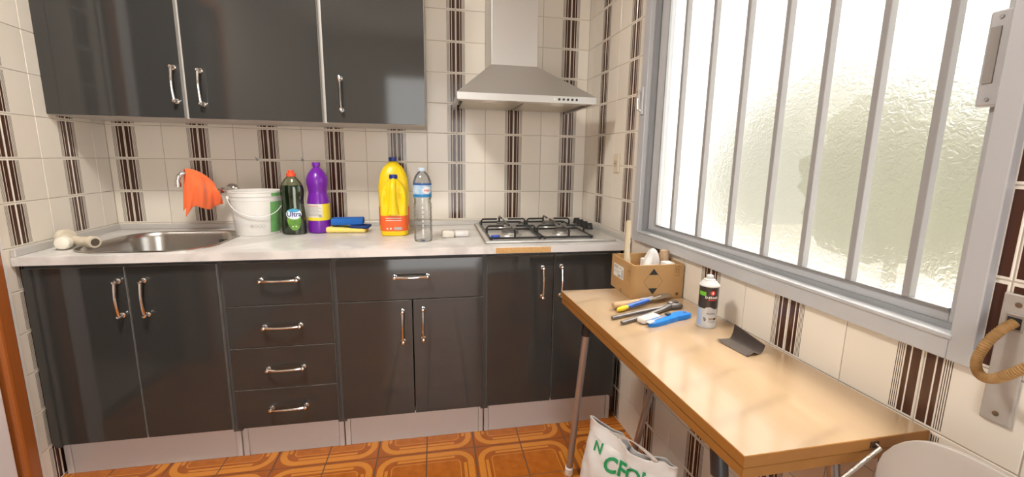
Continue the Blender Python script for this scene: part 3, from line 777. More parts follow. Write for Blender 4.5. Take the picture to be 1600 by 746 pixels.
# purple floor cleaner
PX, PY = .925, -.175
pb = thing('cleaner_bottle', 'purple cleaner bottle with a white and yellow label', 'bottle', (PX, PY, WZ))
pp = smooth_prof([(.040, 0), (.0475, .004), (.049, .02), (.0485, .055), (.0480, .060), (.0480, .136), (.0485, .141), (.046, .155), (.0410, .178), (.0400, .190), (.0440, .212), (.0470, .232), (.0450, .252), (.036, .274), (.0250, .289), (.0165, .298), (.0145, .300)], 3)
PUR = P('purple_plastic', (.16, .012, .36), .28, Coat_Weight=.2)
MB().lathe(pp, (PX, PY, bz), 40).build('body', PUR, pb)
MB().lathe([(.0145, 0), (.0145, .006), (.0175, .007), (.0175, .022), (.0165, .024), (0, .0245)], (PX, PY, bz+.2995), 24).build('cap', PUR, pb)
MB().lathe([(.0486, .060), (.0486, .136)], (PX, PY, bz), 14, a0=math.radians(-160), a1=math.radians(-58)).build('label', P('white_label', (.72, .72, .68), .45), pb)
MB().lathe([(.0486, .060), (.0486, .136)], (PX, PY, bz), 12, a0=math.radians(-58), a1=math.radians(60)).build('label', P('yellow_label', (.85, .68, .03), .45), pb)
MB().lathe([(.0489, .060), (.0489, .074)], (PX, PY, bz), 14, a0=math.radians(-160), a1=math.radians(-58)).build('label_band', MATS['yellow_label'], pb)
for i in range(9):
    MB().lathe([(.0490, .126-i*.0055), (.0490, .1285-i*.0055)], (PX, PY, bz), 12, a0=math.radians(-140), a1=math.radians(-78+(i % 3)*6)).build('print_line', MATS['faint_grey_print'] if i else P('red_print', (.6, .04, .03), .5), pb)
MB().box(0, .012, 0, .0005, 0, .010, M=Matrix.Translation((PX+.0100, PY-.0495, bz+.078)) @ Matrix.Rotation(.25, 4, 'Z')).build('print_block', MATS['faint_grey_print'], pb)

# sponges
SY = -.175
YS = P('yellow_sponge', (.90, .72, .20), .9, bump=.6, bscale=300); BS = P('blue_sponge', (.015, .13, .50), .9, bump=.5, bscale=260); NB = P('navy_scourer', (.012, .045, .20), .9, bump=.7, bscale=400)
y1 = thing('sponge_cloth', 'folded pale yellow sponge cloth at the bottom of the sponge pile', 'sponge cloth', (1.050, SY, WZ))
def fold(u, v):
    x = .955+.19*u; e = 1-abs(2*u-1)**6; z = WZ+.002+.026*v*(.75+.25*math.sin(u*6))*(1-.55*u)
    return Vector((x, 0, z))
yb = MB(); M = Matrix.Translation((1.048, SY, WZ+.0135)) @ Matrix.Rotation(math.radians(-3), 4, 'Z')
yb.rbox((0, 0, 0), (.178, .085, .024), .008, 3, M)
for q in yb.v:
    k = (q.x-.959)/.18; q.z = WZ+.001+(q.z-WZ-.001)*(1.15-.45*k); q.y += .006*math.sin(k*9)*(q.z-WZ)/.02
yb.build('pad', YS, y1); 
s2 = thing('scouring_pad', 'navy blue scouring pad wedged between the two sponges', 'scouring pad', (1.10, SY, WZ+.023))
nb = MB(); nb.rbox((1.108, SY-.002, WZ+.0275), (.085, .078, .012), .004, 2, Matrix.Rotation(-.06, 4, 'Z') @ Matrix.Rotation(.06, 4, 'Y')); nb.build('pad', NB, s2)
s3 = thing('sponge', 'bright blue rectangular sponge on top of the pile', 'sponge', (1.052, SY, WZ+.036))
bb = MB(); bb.rbox((1.050, SY+.005, WZ+.051), (.142, .075, .030), .005, 3, Matrix.Rotation(.05, 4, 'Z')); bb.build('block', BS, s3)

# ------------------------------------------------------------------ yellow jugs
YEL = P('yellow_jug_plastic', (.88, .62, .008), .35); BLC = P('blue_cap', (.008, .028, .26), .35); ORL = P('orange_red_label', (.82, .13, .025), .45)
WPR = P('white_print', (.85, .82, .78), .5); GBL = P('grey_block', (.45, .43, .42), .5)
def jug(label, x, y, wd, dep, h, grip, rot):
    o = thing('bleach_jug', label, 'jug', (x, y, WZ), rot, 'yellow jugs on the worktop')
    k = h/.345
    pr = smooth_prof([(.90, 0), (.98, .004), (1.0, .02), (1.0, .125), (1.0, .200), (.96, .232), (.84, .270), (.62, .300), (.36, .318), (.22, .326), (.20, .330)], 4)
    mb = MB(); a = wd/2; rings = []
    n = 44
    for r, z in pr:
        pw = 3.4 if z < .22 else 3.4-1.4*min(1, (z-.22)/.09)
        row = []
        for i in range(n):
            q = 2*PI*i/n; c, s = math.cos(q), math.sin(q)
            X = a*r*math.copysign(abs(c)**(2/pw), c); Y = dep/2*(r if z < .2 else max(r, .2))*math.copysign(abs(s)**(2/pw), s)
            if grip and Y < 0 and .128 < z < .305:      # hollow each side of the moulded grip
                e = math.sin(PI*(z-.128)/.177); g = math.exp(-((abs(X)/a-.55)/.22)**2)
                Y *= 1-.42*e*g
            row.append(Vector((X, Y, z*k)))
        rings.append(row)
    mb.add([p for r in rings for p in r], [(j*n+i, j*n+(i+1) % n, (j+1)*n+(i+1) % n, (j+1)*n+i) for j in range(len(rings)-1) for i in range(n)]+[list(range(n))[::-1]], 0, True)
    M = Matrix.Translation((0, 0, .0006)); mb.v = [M @ p for p in mb.v]
    mb.build('body', YEL, o, True)
    MB().lathe([(.0165, 0), (.0185, .001), (.0185, .017), (.017, .0185), (0, .0185)], (0, 0, .330*k-.003), 22).build('cap', BLC, o, True)
    # label wrapped on the front and sides
    lb = MB(); z0, z1 = .030*k, .118*k; pts = []
    for i in range(29):
        q = math.radians(-200+220*i/28); c, s = math.cos(q), math.sin(q)
        pts.append((a*1.012*math.copysign(abs(c)**(2/3.4), c), dep/2*1.016*math.copysign(abs(s)**(2/3.4), s)))
    lb.add([(px, py, z) for z in (z0, z1) for px, py in pts], [(i, i+1, 29+i+1, 29+i) for i in range(28)], 0, True)
    lb.build('label', ORL, o, True)
    fy = -dep/2*1.016-.0006
    for i in range(2): MB().box(-a*.55, a*.60, fy-.0002, fy+.0003, z1-.012-.010*i, z1-.009-.010*i).build('print_line', WPR, o, True)
    MB().box(a*.05, a*.62, fy-.0002, fy+.0003, z0+.006, z0+.018).build('print_block', GBL, o, True)
    for dx in (-.45, -.2): disc(lambda p, q, f: Vector((p, fy-f, z0+.012+q)), .004, .004, .0004, 12, 0, a*dx, 1).build('print_dot', WPR, o, True)
    if grip:
        g = MB(); pts = [(0, -dep*.10, .318*k), (0, -dep*.27, .300*k), (0, -dep*.40, .262*k), (0, -dep*.45, .210*k), (0, -dep*.47, .165*k), (0, -dep*.46, .130*k)]
        g.tube(pts, [.012, .0155, .0155, .016, .021, .028], 16); g.build('grip', YEL, o, True)
    return o
jug('tall yellow jug with a blue cap standing behind the shorter jug', 1.262, -.150, .140, .105, .352, False, .05)
jug('shorter yellow jug with a moulded grip in front of the tall jug', 1.273, -.272, .120, .100, .272, True, -.02)

# ------------------------------------------------------------------ water bottle
wx, wy = 1.405, -.440
wb = thing('water_bottle', 'clear plastic water bottle with a blue label and pale cap', 'bottle', (wx, wy, WZ))
wpf = [(.028, .003), (.036, .0), (.0385, .012), (.0385, .045)]
for i in range(6):
    z = .050+i*.019; wpf += [(.0385, z), (.0370, z+.004), (.0370, z+.009), (.0385, z+.013)]
wpf += [(.0355, .166), (.0350, .176), (.0385, .190), (.0385, .246), (.0375, .255), (.030, .276), (.020, .290), (.0135, .296), (.0130, .300)]
PET = thin_plastic('clear_pet', (.93, .95, .955), .25, .05)
MB().lathe(wpf, (wx, wy, bz), 36).build('shell', PET, wb)
MB().lathe([(.0150, 0), (.0155, .002), (.0155, .012), (.0145, .0145), (0, .0145)], (wx, wy, bz+.297), 22).build('cap', P('pale_blue_cap', (.55, .66, .80), .4), wb)
MB().lathe([(.0388, .190), (.0388, .246)], (wx, wy, bz), 36).build('label', P('sky_blue_label', (.10, .34, .62), .4, var=(.62, .74, .84), vscale=22), wb)
MB().lathe([(.0390, .190), (.0390, .202)], (wx, wy, bz), 36).build('label_band', P('deep_blue_band', (.02, .22, .50), .4), wb)
MB().lathe([(.0390, .240), (.0390, .2462)], (wx, wy, bz), 36).build('label_band', P('navy_band', (.02, .10, .36), .4), wb)
wl = lambda x, y, off: on_lathe(wx, wy, [(.0388, 0), (.0388, .3)], .219+y, -58, x, off=off)
disc(wl, .020, .015, .0006).build('label_patch', P('white_patch', (.82, .84, .86), .4), wb)
text_mb('rvor', .017, lambda x, y: wl(x, y, .0011), bold=.0004).build('lettering', P('crimson_print', (.62, .02, .05), .5), wb)
disc(lambda x, y, f: Vector((wx+x, wy-.030+.4*y, bz+.006+f+y*.2)), .010, .010, .0, 14).build('base_mark', P('blue_mark', (.03, .12, .42), .5), wb)

# small wrapped soaps
for i, (x, y, sx, sy, h, lbl) in enumerate(((1.512, -.370, .055, .042, .034, 'small cream soap bar left of the other by the hob'), (1.574, -.352, .066, .044, .032, 'small white wrapped soap bar nearest the hob'))):
    o = thing('soap_bar', lbl, 'soap', (x, y, WZ), .12, 'soap bars by the hob')
    sb_ = MB(); sb_.rbox((0, 0, h/2+.0005), (sx, sy, h), .008, 3)
    for q in sb_.v: q.z *= 1-.30*max(0, q.x/sx+.1) if i == 0 else 1-.35*abs(q.x/sx)*1.2
    sb_.build('wrapper', P('soap_white' if i else 'soap_cream', (.80, .78, .77) if i else (.78, .74, .66), .5), o, True)
    if i: MB().box(-.02, -.016, -.0215, -.0205, .006, .010).build('print_mark', P('mauve_print', (.45, .35, .5), .5), o, True)
    else: disc(lambda x_, y_, f: Vector((.008+x_, -.0203, .010+y_)), .0025, .0025, 0, 10, 0, 0, 1).build('print_mark', INK, o, True)

# little hooks on the tile joints
for x, lbl in ((.617, 'tiny grey hook on the tile joint above the bucket'), (.821, 'tiny grey hook on the tile joint above the detergent bottle')):
    o = thing('wall_hook', lbl, 'hook', (x, 0, 1.203), 0, 'tiny hooks on the back wall')
    MB().lathe([(.007, 0), (.006, .002), (0, .003)], (x, -.0002, 1.203), 14, M=Matrix.Rotation(PI/2, 4, 'X')).build('base', ALUD, o)
    MB().tube([(x, -.002, 1.203), (x, -.010, 1.203), (x, -.014, 1.208), (x-.001, -.014, 1.216)], .0016, 8).build('prong', ALUD, o)

# wall socket on the right wall
so_ = thing('wall_socket', 'small cream wall socket beside the window', 'socket', RW(.412, 0, 1.213), RROT)
MB().box(-.026, .026, -.010, -.0005, -.042, .042, .003).build('plate', P('ivory_plastic', (.66, .58, .44), .4), so_, True)
MB().lathe([(.016, 0), (.017, .002), (.012, .0035), (0, .0035)], (0, -.0098, .0), 20, M=Matrix.Rotation(PI/2, 4, 'X')).build('insert', P('ivory_insert', (.50, .43, .32), .45), so_, True)
for dx in (-.006, .006): MB().cyl((dx, -.0138, 0), (dx, -.0130, 0), .0022, seg=8).build('pin_hole', BLACKP, so_, True)

# ------------------------------------------------------------------ folding table against the right wall
TZ = .7525
TA = (1.906, -.845); TBk = RW(.845, -.004, 0); TC = RW(1.753, -.004, 0); TD = (1.950, -1.757)
tb = thing('folding_table', 'narrow wood-topped folding table with chrome legs under the window', 'table', (1.93, -1.29, 0))
def leaf(z0, z1, mats, ins=0.):
    pts = [Vector((TA[0]+ins, TA[1]-ins, 0)), Vector((TD[0]+ins, TD[1]+ins, 0)), Vector((TC.x, TC.y+ins, 0)), Vector((TBk.x, TBk.y-ins, 0))]
    b = .0012; cen = sum(pts, Vector())/4
    def sh(p, k): d = (cen-p); return p+Vector((math.copysign(k, d.x), math.copysign(k, d.y), 0))
    R = [[sh(p, b)+Vector((0, 0, z0)) for p in pts], [p+Vector((0, 0, z0+b)) for p in pts], [p+Vector((0, 0, z1-b)) for p in pts], [sh(p, b)+Vector((0, 0, z1)) for p in pts]]
    mb = MB(); mb.add([p for r in R for p in r], [(j*4+i, j*4+(i+1) % 4, (j+1)*4+(i+1) % 4, (j+1)*4+i) for j in range(3) for i in range(4)], 1)
    mb.add(R[3], [(0, 1, 2, 3)], 0); mb.add(R[0], [(3, 2, 1, 0)], 1)
    return mb
leaf(TZ-.0225, TZ, 0).build('leaf', [TABTOP, TABEDGE], tb)
leaf(TZ-.046, TZ-.0258, 0, .0035).build('leaf', [TABTOP, TABEDGE], tb)
leaf(TZ-.0257, TZ-.0226, 0, .012).build('gap_shade_strip', [P('gap_shade_brown', (.03, .012, .005), .8)]*2, tb)  # dark strip stands in for the shade between the two leaves
LEGM = P('dull_chrome_leg', (.46, .46, .47), .30, .8)
for (tx, ty), (fx, fy) in (((1.963, -.985), (1.959, -.858)), ((2.245, -1.03), (2.262, -.80)), ((1.990, -1.640), (1.992, -1.770)), ((2.268, -1.62), (2.285, -1.76))):
    T = Vector((tx, ty, TZ-.047)); F = Vector((fx, fy, .0)); d = (F-T)
    lg = MB().cyl(T+d*.06, T+d*.965, .0125, .0125, 18).build('leg', LEGM, tb)
    MB().cyl(T, T+d*.105, .0165, .0165, 18).build('collar', BLACKP, lg)
    MB().tube([T+d*.945, T+d*.95, T+d*.995, F], [.0135, .0165, .0165, .014], 18).build('foot', WHITEP, lg)
MB().box(2.205, 2.222, -1.7552, -1.7460, .734, .746, 0).build('slot', P('slot_dark', (.05, .02, .01), .8), tb)
pa, pb_ = Vector((2.216, -1.762, .738)), Vector((2.005, -1.800, .662))
rod = MB().tube([pa+Vector((0, .010, .003)), pa, pa.lerp(pb_, .5), pb_], .0042, 10); rod.build('stay', P('stay_steel', (.50, .47, .44), .3, 1., bump=.6, bscale=150), tb)

# ------------------------------------------------------------------ cardboard box and what is in it
CBX = (2.119, 2.306, -.988, -.800); bz0, bz1 = TZ+.0006, .876
cb = thing('cardboard_box', 'open brown cardboard box at the far end of the table', 'box', (2.21, -.895, TZ))
th = .004; x0, x1, y0, y1 = CBX
MB().box(x0, x0+th, y0, y1, bz0, bz1, .001).build('side', CARDB, cb); MB().box(x1-th, x1, y0, y1, bz0, bz1, .001).build('side', CARDB, cb)
MB().box(x0+th, x1-th, y0, y0+th, bz0, bz1, .001).build('side', CARDB, cb); MB().box(x0+th, x1-th, y1-th, y1, bz0, bz1, .001).build('side', CARDB, cb)
MB().box(x0+th, x1-th, y0+th, y1-th, bz0, bz0+th).build('bottom', CARDB, cb)
def facequad(pts, o3, ax, az, name, mat, par, off):  # flat print on a box face; o3 = origin, ax/az = axes
    n_ = Vector(ax).cross(Vector(az)); mb = MB()
    mb.add([Vector(o3)+Vector(ax)*a+Vector(az)*b+n_*off for a, b in pts], [tuple(range(len(pts)))]); return mb.build(name, mat, par)
FXA, FZ = (1, 0, 0), (0, 0, 1)
of = (x0, y0, bz0)
dcx, dcz, dr, dw = .073, .064, .046, .036
def dpt(a, b): return (dcx+a*dw, dcz+b*dr)
facequad([dpt(-.48, .52), dpt(.48, .52), dpt(0, 1)], of, FXA, FZ, 'print_mark', INK, cb, .0005)
facequad([dpt(0, -1), dpt(.48, -.52), dpt(-.48, -.52)], of, FXA, FZ, 'print_mark', INK, cb, .0005)
def outline(par, o3, ax, az, pts, wdt, mat=INK):
    n_ = Vector(ax).cross(Vector(az)); mb = MB(); k = len(pts); c = Vector((sum(p[0] for p in pts)/k, sum(p[1] for p in pts)/k))
    inn = []
    for p in pts: d = (c-Vector(p)); inn.append(Vector(p)+d.normalized()*wdt)
    mb.add([Vector(o3)+Vector(ax)*p[0]+Vector(az)*p[1]+n_*.0006 for p in list(pts)+inn], [(i, (i+1) % k, k+(i+1) % k, k+i) for i in range(k)]); return mb.build('print_mark', mat, par)
outline(cb, of, FXA, FZ, [dpt(-1, 0), dpt(0, -1), dpt(1, 0), dpt(0, 1)], .0011)
def updown(o3, ax, x, z, wv, hv):
    outline(cb, o3, ax, FZ, [(x, z), (x+wv, z), (x+wv, z+hv), (x, z+hv)], .0012, P('brown_print', (.16, .07, .03), .7))
    for k in (.30, .70):
        cx_ = x+wv*k
        facequad([(cx_-wv*.10, z+hv*.62), (cx_+wv*.10, z+hv*.62), (cx_, z+hv*.85)], o3, ax, FZ, 'print_mark', MATS['brown_print'], cb, .0006)
        facequad([(cx_-wv*.035, z+hv*.25), (cx_+wv*.035, z+hv*.25), (cx_+wv*.035, z+hv*.62), (cx_-wv*.035, z+hv*.62)], o3, ax, FZ, 'print_mark', MATS['brown_print'], cb, .0006)
updown(of, FXA, .152, .082, .018, .034)
lo3 = (x0, y1, bz0); LXA = (0, -1, 0)
updown(lo3, LXA, .140, .060, .026, .050)
facequad([(.022, .048), (.108, .048), (.108, .095), (.022, .095)], lo3, LXA, FZ, 'shipping_label', P('paper_label', (.78, .77, .74), .6), cb, .0006)
for i, (a, b, c, d) in enumerate(((.026, .086, .065, .091), (.026, .079, .060, .0835), (.070, .084, .090, .087), (.026, .070, .075, .072), (.026, .064, .070, .066), (.060, .051, .085, .060), (.092, .052, .102, .082))):
    facequad([(a, b), (c, b), (c, d), (a, d)], lo3, LXA, FZ, 'print_line', GP, cb, .0010)
facequad([(.082, .0), (.098, .0), (.095, .014), (.085, .014)], lo3, LXA, FZ, 'tear', P('torn_card', (.30, .17, .07), .8), cb, .0006)
disc(lambda a, b, f: Vector((x0+.166+a, y0-f, bz0+.016+b)), .006, .006, .0006, 16).build('print_mark', MATS['brown_print'], cb)
# contents
st = thing('wooden_handle', 'pale wooden stick handle standing up out of the cardboard box', 'handle', (2.152, -.872, bz0+th))
MB().tube([(2.152, -.864, bz0+th+.001), (2.152, -.860, .868), (2.154, -.852, .884), (2.156, -.846, 1.000), (2.157, -.845, 1.008), (2.157, -.845, 1.010)], [.011, .0125, .0105, .0095, .0085, .004], 16).build('shaft', wood_material('pale_dowel', (.60, .52, .38), (.50, .42, .28), .6, (30, 30, 3)), st)
WBM = P('translucent_white_film', (.80, .80, .79), .45, Transmission_Weight=.15)
wbg = thing('plastic_wrapper', 'crumpled white plastic wrapper sticking up in the cardboard box', 'wrapper', (2.215, -.925, bz0+th))
def wrap(u, v):
    a = 2*PI*u; k = (1-v)**.75; n1 = noise.noise(Vector((math.cos(a)*1.4, math.sin(a)*1.4, v*3+2)))
    r = (.042*k**.6+.003)*(1+.45*n1)
    return Vector((2.196+.026*v+r*math.cos(a)*.95, -.930+.014*v+r*math.sin(a)*.75, bz0+th+.004+.158*v+.012*n1*(1-v)))
MB().grid(wrap, 36, 20).build('film', WBM, wbg)
for i, (x, y, z, sx, sy, sz, rz, lb) in enumerate(((2.236, -.868, bz0+th+.051, .044, .050, .100, .1, 'taller white carton behind the plastic wrapper in the box'), (2.262, -.955, bz0+th+.045, .034, .040, .108, .05, 'lower white carton near the front of the cardboard box'))):
    o = thing('small_carton', lb, 'carton', (x, y, bz0+th), rz, 'white cartons in the cardboard box'); MB().box(-sx/2, sx/2, -sy/2, sy/2, .0005, sz+.012, .003).build('body', P('matt_white_card', (.80, .79, .77), .6), o, True)
    MB().box(-sx/2+.004, sx/2-.004, -.0006, .0006, sz+.0118, sz+.0126).build('seam', P('seam_grey', (.55, .54, .52), .6), o, True)
tb2 = thing('cardboard_tube', 'brown cardboard tube leaning in the box beside the window', 'tube', (2.285, -.90, bz0+th))
tbm = MB(); T0, T1 = Vector((2.283, -.914, bz0+th+.004)), Vector((2.281, -.896, .908))
tbm.tube([T0, T0.lerp(T1, .98), T1, T1.lerp(T0, .02), T0.lerp(T1, .5)], [.0160, .0160, .0152, .0135, .0135], 20, caps=False); tbm.build('wall', P('kraft_tube', (.46, .31, .20), .7), tb2)

# ------------------------------------------------------------------ tools
zt = TZ+.0006
def along(p0, p1): d = Vector(p1)-Vector(p0); return d.normalized(), d.length
# old scraper knife
kn = thing('scraper_knife', 'old scraper knife with a pale wooden handle behind the pincers', 'scraper', (2.07, -1.05, TZ))
KW = wood_material('worn_pale_wood', (.50, .34, .20), (.40, .26, .14), .6, (40, 40, 8))
MB().tube([(2.014, -1.066, zt+.0135), (2.018, -1.0655, zt+.0135), (2.05, -1.058, zt+.0125), (2.085, -1.047, zt+.0125), (2.118, -1.036, zt+.0125)], [.010, .013, .0135, .0115, .011], 12, flat=.85).build('handle', KW, kn)
MB().tube([(2.118, -1.036, zt+.0125), (2.150, -1.026, zt+.0125), (2.178, -1.018, zt+.014)], [.0105, .0105, .0085], 12).build('ferrule', P('dull_grey_metal', (.20, .18, .175), .45, .7), kn)
kb_ = MB(); M = Matrix.Translation((2.212, -1.010, zt+.0165)) @ Matrix.Rotation(.25, 4, 'Z') @ Matrix.Rotation(-.08, 4, 'Y')
kb_.box(-.040, .040, -.016, .018, -.001, .001, .0008, M=M); kb_.build('blade', P('worn_blade', (.42, .41, .40), .35, .9), kn)
# screwdriver
sdv = thing('screwdriver', 'blue screwdriver with a yellow handle end across the pincers', 'screwdriver', (2.09, -1.08, TZ))
s0 = Vector((2.018, -1.093, zt+.008)); s1 = Vector((2.20, -1.028, zt+.024)); d = s1-s0
MB().tube([s0, s0+d*.03, s0+d*.12, s0+d*.22], [.004, .0075, .0085, .0065], 12).build('grip', P('yellow_grip', (.85, .60, .02), .4), sdv)
MB().tube([s0+d*.22, s0+d*.35, s0+d*.60, s0+d*.72], [.0065, .0075, .0075, .0055], 12).build('grip', P('blue_grip', (.02, .10, .42), .4), sdv)
MB().tube([s0+d*.72, s0+d*.96, s1], [.0030, .0030, .0036], 10).build('shank', CHROME, sdv)
# pincers
pc = thing('pincers', 'long-handled steel pincers lying open on the table', 'pincers', (2.10, -1.13, TZ))
IRON = P('grey_iron', (.16, .15, .15), .42, .8)
pv = Vector((2.205, -1.085, zt+.009))
a_ = MB().tube([(1.976, -1.150, zt+.0062), (2.06, -1.122, zt+.0066), (2.14, -1.100, zt+.008), (2.180, -1.092, zt+.009), pv], [.0060, .0060, .0068, .0085, .011], 10, flat=.95).build('arm', IRON, pc)
MB().tube([(1.988, -1.192, zt+.0062), (2.07, -1.155, zt+.0066), (2.14, -1.122, zt+.008), (2.180, -1.100, zt+.009), pv], [.0060, .0060, .0068, .0085, .011], 10, flat=.95).build('arm', IRON, pc)
MB().tube([pv+Vector((-.004, 0, 0)), (2.222, -1.064, zt+.010), (2.238, -1.058, zt+.010), (2.247, -1.062, zt+.010)], [.011, .0105, .009, .005], 10).build('jaw', IRON, pc)
MB().tube([pv+Vector((-.004, 0, 0)), (2.222, -1.092, zt+.010), (2.240, -1.088, zt+.010), (2.248, -1.078, zt+.010)], [.011, .0105, .009, .005], 10).build('jaw', IRON, pc)
MB().lathe([(.008, 0), (.008, .003), (.006, .0045), (0, .0045)], (pv.x, pv.y, zt+.019), 16).build('rivet', ALUD, pc)
# eraser-like white block
er = thing('scouring_block', 'small rounded white block beside the blue cutter', 'block', (2.08, -1.178, TZ))
MB().rbox((2.080, -1.178, zt+.0095), (.078, .030, .018), .0075, 4, Matrix.Rotation(.40, 4, 'Z')).build('block', P('off_white_block', (.66, .61, .55), .6), er)
# snap-off cutter
ct = thing('box_cutter', 'bright blue snap-off box cutter lying on the table', 'cutter', (2.13, -1.19, TZ))
CB = P('cutter_blue', (.01, .19, .66), .32)
c0, c1 = Vector((2.062, -1.218, zt)), Vector((2.222, -1.142, zt)); d = c1-c0; nrm_ = Vector((-d.y, d.x, 0)).normalized()
cpts = []
for f, wd in ((0, .004), (.06, .011), (.16, .0155), (.34, .0175), (.42, .0155), (.52, .0175), (.62, .0155), (.72, .018), (.82, .019), (.92, .018), (1.0, .010)):
    cpts.append((f, wd))
def cutter(h0, h1, sc_, sh_=0.):
    mb = MB(); L_ = [c0+d*f+nrm_*(w_*sc_+sh_-.012*f*f) for f, w_ in cpts]; R_ = [c0+d*f-nrm_*(w_*sc_-sh_+.012*f*f*1.0) for f, w_ in cpts]; n = len(cpts)
    poly = L_+R_[::-1]; k = len(poly)
    mb.add([p+Vector((0, 0, h0)) for p in poly]+[p+Vector((0, 0, h1)) for p in poly]+[(p.lerp(sum(poly, Vector())/k, .08))+Vector((0, 0, h1+.003)) for p in poly],
           [list(range(k))[::-1]]+[(j*k+i, j*k+(i+1) % k, (j+1)*k+(i+1) % k, (j+1)*k+i) for j in (0, 1) for i in range(k)]+[[2*k+i for i in range(k)]])
    return mb
cutter(.0, .011, 1.).build('body', CB, ct)
M = Matrix.Translation(c0+d*.34+nrm_*.004+Vector((0, 0, .0146))) @ Matrix.Rotation(math.atan2(d.y, d.x)+.05, 4, 'Z')
MB().box(-.056, .030, -.0035, .0035, -.0006, .0006, M=M).build('blade_channel', P('channel_grey', (.55, .57, .60), .3, .7), ct)
MB().box(.026, .043, -.006, .006, -.0005, .006, .002, M=M).build('slider', BLACKP, ct)
MB().box(-.066, -.042, -.0075, .0055, -.003, .001, .001, M=M).build('nose', P('white_nose', (.75, .75, .74), .35), ct)
disc(lambda a, b, f: c0+d*.90-nrm_*.010+Vector((a, b, .0142+f)), .005, .005, .0004, 14).build('cord_hole', BLACKP, ct)

# ------------------------------------------------------------------ spray can
cx_, cy_ = 2.2345, -1.232; rc = .0265
sp = thing('spray_can', 'black and white aerosol spray can with a white cap on the table', 'spray can', (cx_, cy_, TZ))
czb = TZ+.0006
MB().lathe([(0, .001), (.0245, .001), (.0262, 0), (rc, .003), (rc, .006), (rc-.0006, .007), (rc-.0006, .058)], (cx_, cy_, czb), 36).build('can', P('white_can_print', (.52, .51, .50), .35), sp)
MB().lathe([(rc-.0006, .058), (rc-.0006, .121), (rc-.0004, .122), (rc-.002, .126), (.018, .131), (0, .132)], (cx_, cy_, czb), 36).build('can', P('black_can_print', (.028, .020, .018), .3), sp)
MB().lathe([(rc+.0010, 0), (rc+.0020, .002), (rc+.0010, .005), (.0225, .009), (.0190, .0135), (.0165, .0150), (.0155, .0185), (.0105, .0205), (.0095, .0215), (.0095, .0290), (.008, .0305), (0, .0305)], (cx_, cy_, czb+.1225), 28).build('cap', P('spray_cap_white', (.60, .60, .59), .35), sp)
cf = lambda ang: (lambda x, y, off: Vector((cx_+(rc-.0006+off)*math.cos(math.radians(ang)+x/rc), cy_+(rc-.0006+off)*math.sin(math.radians(ang)+x/rc), czb+y)))
f1 = cf(-100)
disc(f1, .0068, .0068, .0006, 20, .106, 0).build('badge', P('red_badge', (.75, .03, .02), .4), sp)
disc(f1, .0020, .0042, .0011, 12, .106, 0, 1).build('badge_mark', WPR, sp)
text_mb('D-STAAR', .0088, lambda x, y: f1(x-.002, y+.092, .0010), bold=.0003).build('lettering', WPR, sp)
MB().grid(lambda u, v: f1(-.012+.022*u, .0845+.0018*v, .0008), 8, 1).build('underline', MATS['red_badge'], sp)
text_mb('ezcoloor', .0074, lambda x, y: f1(x, y+.045, .0010)).build('lettering', INK, sp)
text_mb('407', .0085, lambda x, y: f1(-.016-y, .027+x*.9, .0010), bold=.0002).build('lettering', INK, sp)
MB().grid(lambda u, v: f1(-.006+.014*u, .026+.006*v, .0008), 6, 1).build('swatch', P('tan_swatch', (.34, .22, .15), .5), sp)
MB().grid(lambda u, v: f1(.008+.008*u, .026+.006*v, .0008), 4, 1).build('swatch', INK, sp)
MB().grid(lambda u, v: f1(-.006+.022*u, .0195+.0012*v, .0008), 6, 1).build('print_line', INK, sp)
f2 = cf(-165)
MB().grid(lambda u, v: f2(-.010+.022*u, .096+.012*v, .0008), 6, 1).build('tab_print', P('green_tab', (.13, .42, .03), .4), sp)
MB().grid(lambda u, v: f2(-.012+.016*u, .008+.046*v, .0008), 6, 1).build('side_print', P('pale_blue_print', (.36, .46, .66), .4), sp)
MB().grid(lambda u, v: f1(-.018+.036*u, .052+(.008+.004*math.sin(u*5))*v, .0005), 14, 1).build('wave_print', MATS['white_can_print'], sp)

# ------------------------------------------------------------------ bent sandpaper
def sand(u, v):
    # u runs along the sheet (away to near), v across it; the wall-side edge folds upward
    e0 = Vector((2.196, -1.338, TZ+.0018)); ex = Vector((.014, -.098, 0)); ey = Vector((.070, .012, 0))
    w = .62; p = e0+ex*u
    if v < w: p = p+ey*v
    else:
        q = (v-w)/(1-w); a = q*1.25
        p = p+ey*(w+.16*math.sin(a)*1.3)+Vector((0, 0, .034*q*q*(1.0-.55*u)+.006*q))
    p.z += .010*(1-v)**2*max(0, .5-u)**2*2+.009*max(0, u-.88)/.12*max(0, 1-abs(v-.30)/.3)
    return p
sn = MB().grid(sand, 26, 22).build('sandpaper', [P('dark_grit', (.042, .030, .025), .85, bump=.5, bscale=900), P('tan_paper_back', (.32, .22, .14), .8)])
md = sn.modifiers.new('thickness', 'SOLIDIFY'); md.thickness = .0009; md.offset = 1; md.material_offset = 0; md.material_offset_rim = 1
tag(sn, 'curled sheet of dark brown sandpaper on the table', 'sandpaper')

